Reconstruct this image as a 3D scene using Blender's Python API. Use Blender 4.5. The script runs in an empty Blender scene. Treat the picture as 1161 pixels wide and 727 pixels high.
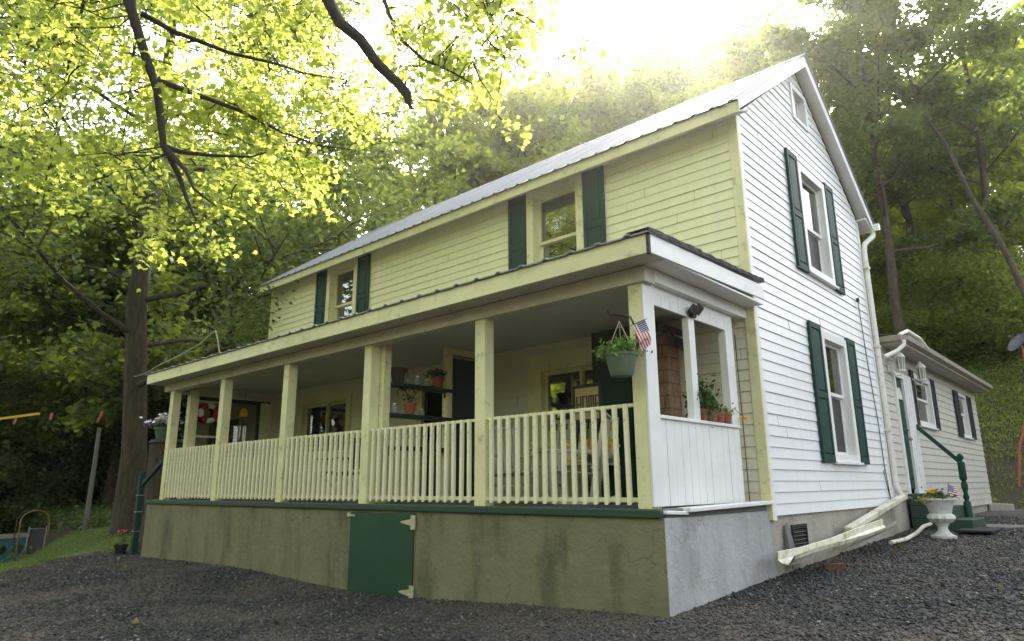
import bpy, math, random
import numpy as np
from mathutils import Vector, Matrix

random.seed(7)
rng = np.random.default_rng(11)
sc = bpy.context.scene
COL = sc.collection
TAU = 2 * math.pi

# ------------------------------------------------------------------ helpers
def link(o):
    COL.objects.link(o)
    return o

def tag(o, label=None, cat=None, group=None, kind=None):
    if label: o['label'] = label
    if cat: o['category'] = cat
    if group: o['group'] = group
    if kind: o['kind'] = kind
    return o

def thing(name, label, cat, loc=(0, 0, 0), group=None, rz=0.0):
    o = bpy.data.objects.new(name, None)
    o.empty_display_size = .1
    o.location = loc
    o.rotation_euler = (0, 0, rz)
    link(o)
    return tag(o, label, cat, group)

class MB:
    """collects shapes into one mesh"""
    def __init__(s):
        s.v = []; s.f = []
    def add(s, vs, fs):
        n = len(s.v)
        s.v += [tuple(p) for p in vs]
        s.f += [tuple(i + n for i in f) for f in fs]
        return s
    def box(s, x0, x1, y0, y1, z0, z1):
        return s.add([(x0, y0, z0), (x1, y0, z0), (x1, y1, z0), (x0, y1, z0), (x0, y0, z1), (x1, y0, z1), (x1, y1, z1), (x0, y1, z1)],
                     [(0, 3, 2, 1), (4, 5, 6, 7), (0, 1, 5, 4), (1, 2, 6, 5), (2, 3, 7, 6), (3, 0, 4, 7)])
    def bar(s, p, q, w, h, up=(0, 0, 1)):
        p = Vector(p); q = Vector(q); d = (q - p).normalized(); u = Vector(up)
        if abs(d.dot(u)) > .98: u = Vector((1, 0, 0))
        r = d.cross(u).normalized(); u = r.cross(d).normalized()
        vs = []
        for c in (p, q):
            for a, b in ((-1, -1), (1, -1), (1, 1), (-1, 1)):
                vs.append(c + r * (a * w / 2) + u * (b * h / 2))
        return s.add(vs, [(0, 3, 2, 1), (4, 5, 6, 7), (0, 1, 5, 4), (1, 2, 6, 5), (2, 3, 7, 6), (3, 0, 4, 7)])
    def tube(s, pts, rad, n=8, cap=True):
        pts = [Vector(p) for p in pts]
        if not hasattr(rad, '__len__'): rad = [rad] * len(pts)
        vs = []; fs = []
        pr = None
        for i, p in enumerate(pts):
            d = (pts[min(i + 1, len(pts) - 1)] - pts[max(i - 1, 0)])
            if d.length < 1e-9: d = Vector((0, 0, 1))
            d.normalize()
            if pr is None:
                a = Vector((0, 0, 1)) if abs(d.z) < .9 else Vector((1, 0, 0))
                r = d.cross(a).normalized()
            else:
                r = (pr - d * pr.dot(d))
                r = r.normalized() if r.length > 1e-6 else d.orthogonal().normalized()
            pr = r
            u = d.cross(r)
            for k in range(n):
                t = TAU * k / n
                vs.append(p + (r * math.cos(t) + u * math.sin(t)) * rad[i])
        for i in range(len(pts) - 1):
            for k in range(n):
                a = i * n + k; b = i * n + (k + 1) % n
                fs.append((a, b, b + n, a + n))
        if cap:
            fs.append(tuple(range(n - 1, -1, -1)))
            fs.append(tuple(range((len(pts) - 1) * n, len(pts) * n)))
        return s.add(vs, fs)
    def lathe(s, prof, c=(0, 0, 0), n=20):
        vs = []; fs = []
        for r, z in prof:
            for k in range(n):
                t = TAU * k / n
                vs.append((c[0] + r * math.cos(t), c[1] + r * math.sin(t), c[2] + z))
        for i in range(len(prof) - 1):
            for k in range(n):
                a = i * n + k; b = i * n + (k + 1) % n
                fs.append((a, b, b + n, a + n))
        fs.append(tuple(range(n - 1, -1, -1)))
        fs.append(tuple(range((len(prof) - 1) * n, len(prof) * n)))
        return s.add(vs, fs)
    def prism(s, poly, d):
        """poly: list of 3-D points, extruded by vector d"""
        n = len(poly); d = Vector(d)
        vs = [Vector(p) for p in poly] + [Vector(p) + d for p in poly]
        fs = [tuple(range(n - 1, -1, -1)), tuple(range(n, 2 * n))]
        for i in range(n):
            j = (i + 1) % n
            fs.append((i, j, j + n, i + n))
        return s.add(vs, fs)
    def ball(s, c, r, n=10, m=6, sc_=(1, 1, 1)):
        vs = []; fs = []
        for i in range(m + 1):
            ph = math.pi * i / m
            for k in range(n):
                t = TAU * k / n
                vs.append((c[0] + r * sc_[0] * math.sin(ph) * math.cos(t), c[1] + r * sc_[1] * math.sin(ph) * math.sin(t), c[2] - r * sc_[2] * math.cos(ph)))
        for i in range(m):
            for k in range(n):
                a = i * n + k; b = i * n + (k + 1) % n
                fs.append((a, b, b + n, a + n))
        return s.add(vs, fs)
    def build(s, name, mat, parent=None, smooth=False, bevel=0.0, label=None):
        me = bpy.data.meshes.new(name)
        off = Vector(parent_world(parent))
        me.from_pydata([Vector(v) - off for v in s.v], [], s.f)
        me.materials.append(mat)
        me.update()
        # consistent outward normals
        import bmesh
        bm = bmesh.new(); bm.from_mesh(me)
        bmesh.ops.recalc_face_normals(bm, faces=bm.faces)
        bm.to_mesh(me); bm.free()
        if smooth:
            for p in me.polygons: p.use_smooth = True
            me.set_sharp_from_angle(angle=math.radians(40))
        o = link(bpy.data.objects.new(name, me))
        if parent is not None: o.parent = parent
        if bevel:
            m = o.modifiers.new('bevel', 'BEVEL'); m.width = bevel; m.segments = 2; m.limit_method = 'ANGLE'
        if label: o['label'] = label
        return o

def parent_world(p):
    v = Vector((0, 0, 0))
    while p is not None:
        v += Vector(p.location); p = p.parent
    return v

def np_mesh(name, V, F, mat, parent=None, smooth=False):
    """V (n,3) float, F (m,k) int"""
    me = bpy.data.meshes.new(name)
    m, k = F.shape
    me.vertices.add(len(V)); me.vertices.foreach_set('co', np.ascontiguousarray(V, dtype=np.float32).ravel())
    me.loops.add(m * k); me.loops.foreach_set('vertex_index', np.ascontiguousarray(F, dtype=np.int32).ravel())
    me.polygons.add(m)
    me.polygons.foreach_set('loop_start', np.arange(0, m * k, k, dtype=np.int32))
    try: me.polygons.foreach_set('loop_total', np.full(m, k, dtype=np.int32))
    except Exception: pass
    if smooth: me.polygons.foreach_set('use_smooth', np.ones(m, dtype=bool))
    me.materials.append(mat)
    me.update(calc_edges=True); me.validate()
    o = link(bpy.data.objects.new(name, me))
    if parent is not None: o.parent = parent
    return o

def dup(root, loc, rz=0.0, label=None, group=None, scale=1.0):
    r = root.copy(); link(r); r.location = loc; r.rotation_euler = (0, 0, rz); r.scale = (scale,) * 3 if not hasattr(scale, '__len__') else scale
    if label: r['label'] = label
    if group: r['group'] = group
    for ch in list(root.children):
        c = ch.copy(); link(c); c.parent = r
        for g in list(ch.children):
            d = g.copy(); link(d); d.parent = c
    return r

# ------------------------------------------------------------------ materials
def lin(r, g, b):
    f = lambda c: (c / 12.92 if c <= .04045 else ((c + .055) / 1.055) ** 2.4)
    return (f(r / 255), f(g / 255), f(b / 255), 1)

def nt(name):
    m = bpy.data.materials.new(name); m.use_nodes = True
    N = m.node_tree.nodes; L = m.node_tree.links
    return m, N, L, N['Principled BSDF']

def c4(c):
    return tuple(c) + (1,) if len(c) == 3 else tuple(c)

def coords(N, L, kind='Object', scale=(1, 1, 1)):
    tc = N.new('ShaderNodeTexCoord'); mp = N.new('ShaderNodeMapping')
    L.new(tc.outputs[kind], mp.inputs['Vector']); mp.inputs['Scale'].default_value = scale
    return mp.outputs['Vector']

def noise(N, L, vec, scale, detail=5, rough=.6):
    n = N.new('ShaderNodeTexNoise'); n.inputs['Scale'].default_value = scale; n.inputs['Detail'].default_value = detail; n.inputs['Roughness'].default_value = rough
    L.new(vec, n.inputs['Vector'])
    return n.outputs['Fac']

def ramp(N, L, fac, stops):
    r = N.new('ShaderNodeValToRGB'); e = r.color_ramp.elements
    e[0].position = stops[0][0]; e[0].color = c4(stops[0][1])
    e[1].position = stops[-1][0]; e[1].color = c4(stops[-1][1])
    for p, c in stops[1:-1]:
        k = e.new(p); k.color = c4(c)
    L.new(fac, r.inputs['Fac'])
    return r.outputs['Color']

def mixc(N, L, fac, a, b, mode='MIX'):
    m = N.new('ShaderNodeMix'); m.data_type = 'RGBA'; m.blend_type = mode
    if hasattr(fac, 'is_linked') or hasattr(fac, 'links'): L.new(fac, m.inputs[0])
    else: m.inputs[0].default_value = fac
    for x, i in ((a, 6), (b, 7)):
        if isinstance(x, (tuple, list)): m.inputs[i].default_value = c4(x)
        else: L.new(x, m.inputs[i])
    return m.outputs[2]

def bump(N, L, P, fac, strength=.3, dist=.01):
    b = N.new('ShaderNodeBump'); b.inputs['Strength'].default_value = strength; b.inputs['Distance'].default_value = dist
    L.new(fac, b.inputs['Height']); L.new(b.outputs['Normal'], P.inputs['Normal'])

def pm(name, c1, c2=None, scale=4, rough=.6, metal=0, bmp=0, bscale=30, bdist=.01, stretch=(1, 1, 1), lo=.35, hi=.7, spec=.4, dirt=None):
    """paint / plain material: noise between two colours, optional bump and finer dirt"""
    m, N, L, P = nt(name)
    P.inputs['Roughness'].default_value = rough; P.inputs['Metallic'].default_value = metal
    P.inputs['Specular IOR Level'].default_value = spec
    v = coords(N, L, scale=stretch)
    if c2 is None: c2 = tuple(x * .82 for x in c1[:3])
    col = ramp(N, L, noise(N, L, v, scale), [(lo, c1), (hi, c2)])
    if dirt:
        dc, ds, dl, dh = dirt
        f = ramp(N, L, noise(N, L, v, ds, 8, .7), [(dl, (0, 0, 0)), (dh, (1, 1, 1))])
        col = mixc(N, L, f, col, dc)
    L.new(col, P.inputs['Base Color'])
    if bmp:
        bump(N, L, P, noise(N, L, v, bscale, 6), bmp, bdist)
    return m

WHITE = (.78, .78, .77); FRONT_TINT = (.81, .795, .49)  # second: white front siding with yellow-green bounce light put into its colour

def siding_mat(name, base, grime, z0, z1, amount):
    """painted lap siding; grime grows towards the ground between heights z0..z1"""
    m, N, L, P = nt(name)
    P.inputs['Roughness'].default_value = .45
    v = coords(N, L)
    streak = coords(N, L, scale=(3, 3, .35))
    col = ramp(N, L, noise(N, L, streak, 2.2, 6, .65), [(.3, base), (.8, tuple(x * .88 for x in base))])
    sep = N.new('ShaderNodeSeparateXYZ'); tc = N.new('ShaderNodeTexCoord'); L.new(tc.outputs['Object'], sep.inputs[0])
    mr = N.new('ShaderNodeMapRange'); mr.inputs['From Min'].default_value = z1; mr.inputs['From Max'].default_value = z0
    L.new(sep.outputs['Z'], mr.inputs['Value'])
    nz = ramp(N, L, noise(N, L, v, 2.5, 8, .7), [(.42, (0, 0, 0)), (.68, (1, 1, 1))])
    mu = N.new('ShaderNodeMath'); mu.operation = 'MULTIPLY'; L.new(mr.outputs[0], mu.inputs[0])
    rgb = N.new('ShaderNodeRGBToBW'); L.new(nz, rgb.inputs[0]); L.new(rgb.outputs[0], mu.inputs[1])
    m2 = N.new('ShaderNodeMath'); m2.operation = 'MULTIPLY'; m2.inputs[1].default_value = amount; L.new(mu.outputs[0], m2.inputs[0])
    m2.use_clamp = True
    col = mixc(N, L, m2.outputs[0], col, grime)
    fine = ramp(N, L, noise(N, L, v, 38, 4, .7), [(.62, (0, 0, 0)), (.75, (1, 1, 1))])
    fb = N.new('ShaderNodeRGBToBW'); L.new(fine, fb.inputs[0])
    m3 = N.new('ShaderNodeMath'); m3.operation = 'MULTIPLY'; m3.inputs[1].default_value = .12; L.new(fb.outputs[0], m3.inputs[0])
    col = mixc(N, L, m3.outputs[0], col, tuple(x * .4 for x in grime))
    L.new(col, P.inputs['Base Color'])
    grain = coords(N, L, scale=(2, 2, 40))
    bump(N, L, P, noise(N, L, grain, 6, 3), .06, .004)
    return m

M = {}
M['siding_front'] = siding_mat('bounce_tinted_siding', FRONT_TINT, (.30, .27, .15), -.2, 3.0, .5)
M['siding_porch'] = siding_mat('shade_toned_porch_siding', (.76, .72, .57), (.30, .26, .17), -.2, 2.2, .7)  # same wall under the porch roof; its shaded, less yellow look is in the colour
M['siding_gable'] = siding_mat('white_siding', (.79, .79, .785), (.24, .22, .13), -.15, .65, 1.5)
M['siding_ext'] = siding_mat('aged_white_siding', (.58, .56, .48), (.24, .23, .14), -.4, .7, .9)
M['trim_tinted'] = pm('bounce_tinted_paint', (.78, .75, .43), (.64, .61, .34), 2.2, .5, bmp=.15, bscale=25, bdist=.003, dirt=((.20, .17, .09), 7, .56, .80))  # front trim and posts: yellow bounce light mixed into the paint colour
M['rail_tinted'] = pm('tinted_railing_paint', (.82, .79, .53), (.70, .67, .42), 3, .5, bmp=.12, bscale=40, bdist=.002, dirt=((.24, .2, .11), 11, .57, .82))  # railing carries the same bounce light in its base colour
M['trim_white'] = pm('white_trim_paint', (.77, .77, .75), (.68, .68, .65), 3, .45, bmp=.12, bscale=30, bdist=.002, dirt=((.25, .23, .17), 11, .66, .82))
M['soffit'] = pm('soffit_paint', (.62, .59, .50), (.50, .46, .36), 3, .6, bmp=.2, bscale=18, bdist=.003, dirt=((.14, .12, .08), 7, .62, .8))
M['green'] = pm('dark_green_paint', (.012, .046, .036), (.018, .060, .045), 5, .6, spec=.2, bmp=.1, bscale=50, bdist=.002)
M['green_door'] = pm('green_door_paint', (.013, .064, .032), (.010, .050, .025), 2.5, .5, bmp=.15, bscale=30, bdist=.003, dirt=((.05, .06, .03), 10, .66, .85))
M['green_deck'] = pm('green_deck_paint', (.016, .062, .038), (.03, .05, .03), 6, .6, bmp=.3, bscale=20, bdist=.006)
M['blue_door'] = pm('dark_blue_paint', (.018, .030, .040), (.022, .035, .042), 4, .4)
M['dark'] = pm('black_iron', (.012, .012, .013), (.025, .024, .022), 20, .5)
M['black_shutter'] = pm('black_shutter_paint', (.014, .017, .022), (.02, .022, .026), 6, .5)
M['floor'] = pm('porch_boards', (.16, .17, .16), (.10, .11, .10), 3, .6, bmp=.2, bscale=15)
M['brass'] = pm('hinge_steel', (.62, .58, .40), (.4, .36, .24), 30, .45, .3)
M['terracotta'] = pm('terracotta', (.32, .105, .055), (.24, .08, .045), 9, .8, bmp=.15, bscale=40)
M['fabric_yellow'] = pm('yellow_floral_cloth', (.62, .38, .05), (.65, .60, .45), 16, .9, lo=.46, hi=.54)
M['pot_green'] = pm('sage_plastic', (.105, .15, .10), (.085, .125, .085), 8, .5)
M['wood_grey'] = pm('weathered_wood', (.17, .16, .13), (.10, .095, .08), 4, .8, stretch=(1, 1, .1), bmp=.3, bscale=30)
M['steel'] = pm('galvanised_steel', (.45, .46, .47), (.34, .35, .36), 14, .35, .8)
M['white_plastic'] = pm('white_vinyl', (.76, .75, .70), (.66, .64, .55), 4, .4, dirt=((.30, .28, .12), 9, .55, .75))
M['gutter'] = pm('old_gutter', (.70, .68, .58), (.60, .56, .42), 3, .45, bmp=.1, bscale=12, dirt=((.20, .20, .05), 7, .50, .72))
M['shelf'] = pm('dark_shelf', (.02, .032, .034), (.03, .04, .04), 6, .5)
M['rope'] = pm('old_cable', (.45, .40, .28), (.35, .30, .2), 12, .7)
M['pink'] = pm('pink_tape', (.45, .12, .10), (.36, .09, .08), 10, .5)
M['yellow'] = pm('yellow_strap', (.72, .42, .02), (.6, .32, .02), 10, .6)
M['red'] = pm('red_ribbon', (.42, .03, .03), (.3, .02, .02), 14, .7)
M['turquoise'] = pm('turquoise_plastic', (.025, .13, .145), (.02, .10, .11), 6, .4)
M['soil'] = pm('soil', (.03, .02, .013), (.05, .035, .02), 20, .95, bmp=.6, bscale=30)
M['brown'] = pm('dark_brown_wicker', (.06, .035, .02), (.035, .02, .012), 25, .8, bmp=.5, bscale=50)
M['dishgrey'] = pm('dish_grey', (.07, .075, .09), (.09, .095, .11), 8, .45)
M['rustpole'] = pm('red_primer_steel', (.40, .12, .08), (.3, .085, .055), 12, .6)
M['rubber'] = pm('black_rubber', (.015, .015, .016), (.025, .025, .025), 20, .8)
M['parchment'] = pm('parchment_print', (.50, .42, .24), (.42, .34, .18), 8, .7)
M['jar'] = pm('frosted_jar', (.30, .32, .28), (.2, .22, .2), 9, .2)
M['chime_tube'] = pm('chime_aluminium', (.6, .6, .58), (.5, .5, .48), 9, .3, .7)
M['yellow_flower'] = pm('yellow_petals', (.80, .46, .01), (.7, .35, .01), 30, .7)
M['white_flower'] = pm('white_petals', (.82, .80, .80), (.75, .66, .78), 22, .7)
M['purple_flower'] = pm('purple_petals', (.35, .10, .45), (.45, .15, .55), 22, .7)
M['pink_flower'] = pm('pink_petals', (.6, .04, .12), (.5, .03, .1), 22, .7)

# roof metal: brushed, dull, with rust and dirt streaks down the slope
def roof_mat():
    m, N, L, P = nt('ribbed_roof_metal')
    P.inputs['Metallic'].default_value = .0; P.inputs['Roughness'].default_value = .62; P.inputs['Specular IOR Level'].default_value = .25
    v = coords(N, L); s = coords(N, L, scale=(2.5, .25, .25))
    col = ramp(N, L, noise(N, L, s, 2.2, 7, .65), [(.3, (.33, .34, .37)), (.55, (.25, .26, .29)), (.8, (.16, .14, .12))])
    f = ramp(N, L, noise(N, L, v, 6, 8, .7), [(.60, (0, 0, 0)), (.75, (1, 1, 1))])
    col = mixc(N, L, f, col, (.17, .13, .10))
    L.new(col, P.inputs['Base Color'])
    bump(N, L, P, noise(N, L, v, 9, 3), .15, .01)
    return m
M['roof'] = roof_mat()
M['tar'] = pm('roofing_tar', (.022, .02, .019), (.06, .055, .05), 9, .8, bmp=.5, bscale=18, bdist=.02)

def stucco(name, base, damp, tone):
    m, N, L, P = nt(name)
    P.inputs['Roughness'].default_value = .9
    v = coords(N, L); s = coords(N, L, scale=(1.6, 1.6, .45))
    col = ramp(N, L, noise(N, L, s, 1.5, 8, .62), [(.30, base), (.50, tuple(x * .85 for x in base)), (.62, damp), (.80, tuple(x * .6 for x in damp))])
    light = ramp(N, L, noise(N, L, v, 5, 8, .75), [(.56, (0, 0, 0)), (.72, (.55, .55, .55))])
    col = mixc(N, L, light, col, tone)
    sep = N.new('ShaderNodeSeparateXYZ'); tc = N.new('ShaderNodeTexCoord'); L.new(tc.outputs['Object'], sep.inputs[0])
    mr = N.new('ShaderNodeMapRange'); mr.inputs['From Min'].default_value = -.55; mr.inputs['From Max'].default_value = -1.0
    wob = N.new('ShaderNodeMath'); wob.operation = 'MULTIPLY_ADD'; wob.inputs[1].default_value = .35; L.new(noise(N, L, v, 2.2, 5), wob.inputs[0]); 
    L.new(sep.outputs['Z'], wob.inputs[2])
    sub = N.new('ShaderNodeMath'); sub.operation = 'SUBTRACT'; sub.inputs[1].default_value = .17; L.new(wob.outputs[0], sub.inputs[0])
    L.new(sub.outputs[0], mr.inputs['Value'])
    col = mixc(N, L, mr.outputs[0], col, tuple(x * .55 for x in damp))
    crk = N.new('ShaderNodeTexVoronoi'); crk.feature = 'DISTANCE_TO_EDGE'; crk.inputs['Scale'].default_value = .8
    wv = N.new('ShaderNodeVectorMath'); wv.operation = 'ADD'; L.new(v, wv.inputs[0])
    nn = N.new('ShaderNodeTexNoise'); nn.inputs['Scale'].default_value = 2.5; nn.inputs['Detail'].default_value = 6; L.new(v, nn.inputs['Vector']); L.new(nn.outputs['Color'], wv.inputs[1])
    L.new(wv.outputs[0], crk.inputs['Vector'])
    ck = ramp(N, L, crk.outputs['Distance'], [(.0, (.5, .5, .5)), (.006, (0, 0, 0))])
    col = mixc(N, L, ck, col, tuple(x * .35 for x in damp))
    L.new(col, P.inputs['Base Color'])
    a = N.new('ShaderNodeMath'); a.operation = 'ADD'; L.new(noise(N, L, v, 22, 8, .7), a.inputs[0])
    b = N.new('ShaderNodeMath'); b.operation = 'MULTIPLY'; b.inputs[1].default_value = 3.0; L.new(noise(N, L, v, 3, 4), b.inputs[0]); L.new(b.outputs[0], a.inputs[1])
    bump(N, L, P, a.outputs[0], .55, .018)
    return m
M['stucco_front'] = stucco('bounce_tinted_stucco', (.215, .205, .115), (.115, .115, .062), (.31, .295, .19))  # front face: shade and green bounce put into darker olive tones, plus damp patches
M['stucco_side'] = stucco('grey_stucco', (.42, .42, .42), (.31, .31, .31), (.60, .60, .60))
M['block'] = stucco('cement_block_wall', (.40, .37, .30), (.28, .26, .20), (.52, .48, .40))

def brick_mat(name='dark_brick'):
    m, N, L, P = nt(name)
    P.inputs['Roughness'].default_value = .9
    v = coords(N, L)
    # box projection: use x+y for the horizontal coordinate
    sep = N.new('ShaderNodeSeparateXYZ'); L.new(v, sep.inputs[0])
    ad = N.new('ShaderNodeMath'); L.new(sep.outputs['X'], ad.inputs[0]); L.new(sep.outputs['Y'], ad.inputs[1])
    cb = N.new('ShaderNodeCombineXYZ'); L.new(ad.outputs[0], cb.inputs['X']); L.new(sep.outputs['Z'], cb.inputs['Y'])
    br = N.new('ShaderNodeTexBrick'); L.new(cb.outputs[0], br.inputs['Vector'])
    br.inputs['Scale'].default_value = 1; br.inputs['Brick Width'].default_value = .30; br.inputs['Row Height'].default_value = .145
    br.inputs['Mortar Size'].default_value = .010; br.inputs['Bias'].default_value = -.2
    br.inputs['Color1'].default_value = (.34, .21, .13, 1); br.inputs['Color2'].default_value = (.17, .105, .07, 1); br.inputs['Mortar'].default_value = (.04, .03, .022, 1)
    col = mixc(N, L, .55, br.outputs['Color'], ramp(N, L, noise(N, L, v, 9, 6, .7), [(.3, (.42, .27, .17)), (.7, (.10, .06, .04))]))
    L.new(col, P.inputs['Base Color'])
    bump(N, L, P, br.outputs['Fac'], -.5, .02)
    return m
M['brick'] = brick_mat()

def glass_mat(name, tint=(.02, .022, .02), refl=.55):
    m, N, L, P = nt(name)
    out = N['Material Output']; N.remove(P)
    g = N.new('ShaderNodeBsdfGlossy'); g.inputs['Roughness'].default_value = .015; g.inputs['Color'].default_value = (.9, .92, .9, 1)
    d = N.new('ShaderNodeBsdfTransparent'); d.inputs['Color'].default_value = (.55, .58, .55, 1)
    lw = N.new('ShaderNodeLayerWeight'); lw.inputs['Blend'].default_value = refl
    v = coords(N, L)
    b = N.new('ShaderNodeBump'); b.inputs['Strength'].default_value = .06; b.inputs['Distance'].default_value = .02
    L.new(noise(N, L, v, 1.6, 2), b.inputs['Height']); L.new(b.outputs['Normal'], g.inputs['Normal'])
    mx = N.new('ShaderNodeMixShader'); L.new(lw.outputs['Fresnel'], mx.inputs['Fac']); L.new(d.outputs[0], mx.inputs[1]); L.new(g.outputs[0], mx.inputs[2])
    L.new(mx.outputs[0], out.inputs['Surface'])
    return m
M['glass'] = glass_mat('window_glass', refl=.72)
M['screen'] = pm('insect_screen', (.035, .036, .034), (.05, .05, .047), 60, .55)
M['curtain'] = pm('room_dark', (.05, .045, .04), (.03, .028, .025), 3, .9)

def leaf_mat(name, dark, light, trans, tmix=.45, var=.5):
    m, N, L, P = nt(name)
    out = N['Material Output']; N.remove(P)
    geo = N.new('ShaderNodeNewGeometry'); oi = N.new('ShaderNodeObjectInfo')
    col = ramp(N, L, geo.outputs['Random Per Island'], [(0, dark), (.6, light), (1, tuple(min(1, x * 1.35) for x in light))])
    hs = N.new('ShaderNodeHueSaturation'); L.new(col, hs.inputs['Color'])
    mr = N.new('ShaderNodeMapRange'); mr.inputs['To Min'].default_value = 1 - var * .5; mr.inputs['To Max'].default_value = 1 + var * .5; L.new(oi.outputs['Random'], mr.inputs['Value'])
    L.new(mr.outputs[0], hs.inputs['Value'])
    mh = N.new('ShaderNodeMapRange'); mh.inputs['To Min'].default_value = .48; mh.inputs['To Max'].default_value = .515; L.new(oi.outputs['Random'], mh.inputs['Value']); L.new(mh.outputs[0], hs.inputs['Hue'])
    d = N.new('ShaderNodeBsdfDiffuse'); L.new(hs.outputs[0], d.inputs['Color'])
    t = N.new('ShaderNodeBsdfTranslucent')
    tc = ramp(N, L, geo.outputs['Random Per Island'], [(0, tuple(x * .7 for x in trans)), (1, trans)])
    L.new(tc, t.inputs['Color'])
    g = N.new('ShaderNodeBsdfGlossy'); g.inputs['Roughness'].default_value = .45; g.inputs['Color'].default_value = (.9, .95, 1, 1)
    mx = N.new('ShaderNodeMixShader'); mx.inputs['Fac'].default_value = tmix; L.new(d.outputs[0], mx.inputs[1]); L.new(t.outputs[0], mx.inputs[2])
    m2 = N.new('ShaderNodeMixShader'); m2.inputs['Fac'].default_value = .03; L.new(mx.outputs[0], m2.inputs[1]); L.new(g.outputs[0], m2.inputs[2])
    L.new(m2.outputs[0], out.inputs['Surface'])
    return m
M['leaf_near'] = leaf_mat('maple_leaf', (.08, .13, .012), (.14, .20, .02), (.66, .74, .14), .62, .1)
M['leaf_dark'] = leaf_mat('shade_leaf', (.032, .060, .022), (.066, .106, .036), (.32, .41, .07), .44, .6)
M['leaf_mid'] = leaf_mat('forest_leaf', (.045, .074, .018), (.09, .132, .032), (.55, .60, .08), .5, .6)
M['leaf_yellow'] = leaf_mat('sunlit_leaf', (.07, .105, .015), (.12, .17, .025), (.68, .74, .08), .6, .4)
M['leaf_pot'] = leaf_mat('pot_leaf', (.05, .12, .02), (.11, .22, .03), (.25, .4, .05), .35, .2)
M['leaf_herb'] = leaf_mat('herb_leaf', (.015, .055, .012), (.04, .10, .02), (.10, .2, .03), .3, .2)
M['grass'] = leaf_mat('grass_blade', (.05, .09, .012), (.11, .17, .025), (.3, .42, .05), .4, .1)

def bark_mat(name, a, b):
    m, N, L, P = nt(name)
    P.inputs['Roughness'].default_value = .95
    v = coords(N, L, scale=(1, 1, .22))
    f = noise(N, L, v, 14, 8, .7)
    L.new(ramp(N, L, f, [(.3, a), (.7, b)]), P.inputs['Base Color'])
    bump(N, L, P, f, .9, .04)
    return m
M['bark'] = bark_mat('bark', (.020, .015, .009), (.10, .075, .046))
M['bark_pale'] = bark_mat('pale_bark', (.07, .06, .048), (.18, .15, .12))
M['bark_near'] = bark_mat('dark_bark', (.012, .008, .006), (.05, .035, .025))

# ------------------------------------------------------------------ ground
def H(x, y):
    x = np.asarray(x, float); y = np.asarray(y, float)
    z = -.776 + np.where(y > 0, .037 * np.minimum(y, 7.5), .058 * y * (y > -8) + (-.464) * (y <= -8))
    z = z + np.where(x < 0, .011 * np.maximum(x, -12), 0) + .008 * np.clip(y - 7.5, 0, 9)
    z = z - .06 * np.clip(-x - 6.5, 0, 4) * .35 * (y < 2)
    fac = np.clip((1.0 + (-x - 15) * .12 - y) / 1.5, 0, 1)
    z = z - .11 * np.clip(-x - 12.0, 0, 25) * fac
    z = z - .145 * np.exp(-((x + 4.0) / 2.6) ** 2) * np.clip((1.5 - y) / 1.5, 0, 1) * np.clip((y + 5) / 4, 0, 1)
    # bank and wooded hill behind the house
    y0 = 17 + .10 * np.clip(-3 - x, 0, 22) + .9 * np.maximum(0, -25 - x) - .5 * np.maximum(0, x - 4)
    d = np.maximum(0, y - y0)
    hill = np.where(d < 8, .66 * d, 5.28 + .56 * (d - 8))
    hill = np.minimum(hill, 11 + 1.0 * np.clip(-13 - x, 0, 29))
    z = z + hill
    # wooded rise to the far left, beyond the dip
    z = z + .22 * np.maximum(0, -x - 40)
    # the rise on the far side of the drive, behind the camera
    z = z + .30 * np.maximum(0, -y - 16)
    z = z + .05 * np.sin(.7 * x + .3) * np.sin(.6 * y) * np.clip(np.abs(x + 5) / 12, 0, 1) + np.where(d > 0, .25 * np.sin(x * .8 + y * .5) * np.minimum(d / 6, 1), 0)
    return z
def h1(x, y): return float(H(x, y))

def grid(name, xs, ys, mat, dz=0.0, keep=None):
    X, Y = np.meshgrid(xs, ys)
    Z = H(X, Y) + dz
    V = np.stack([X.ravel(), Y.ravel(), Z.ravel()], 1)
    nx = len(xs); ny = len(ys)
    i = np.arange(nx - 1)[None, :] + nx * np.arange(ny - 1)[:, None]
    F = np.stack([i, i + 1, i + 1 + nx, i + nx], -1).reshape(-1, 4)
    if keep is not None:
        cx = X[:-1, :-1].ravel() + (xs[1] - xs[0]) / 2; cy = Y[:-1, :-1].ravel() + (ys[1] - ys[0]) / 2
        F = F[keep(cx, cy)]
        u, inv = np.unique(F, return_inverse=True); V = V[u]; F = inv.reshape(F.shape)
    return np_mesh(name, V, F, mat, smooth=True)

def drive_edge(y):
    """left border of the gravel"""
    y = np.asarray(y, float)
    e = np.where(y < .35, -10.6 - (y + 2.3) * 1.05, -11.6)
    e = np.where(y < -2.3, -10.6 - (y + 2.3) * .2, e)
    return np.where(y > .6, -10.0 + 8 * (y - .6), e) + .18 * np.sin(y * 3.1) + .1 * np.sin(y * 7.7)
def in_drive(x, y):
    front = (y < .8) & (x > drive_edge(y)) & (x < 14)
    right = (y >= .8) & (x > -.3) & (x < 8) & (y < 16.2 + .25 * np.sin(x * 3))
    return front | right

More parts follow.
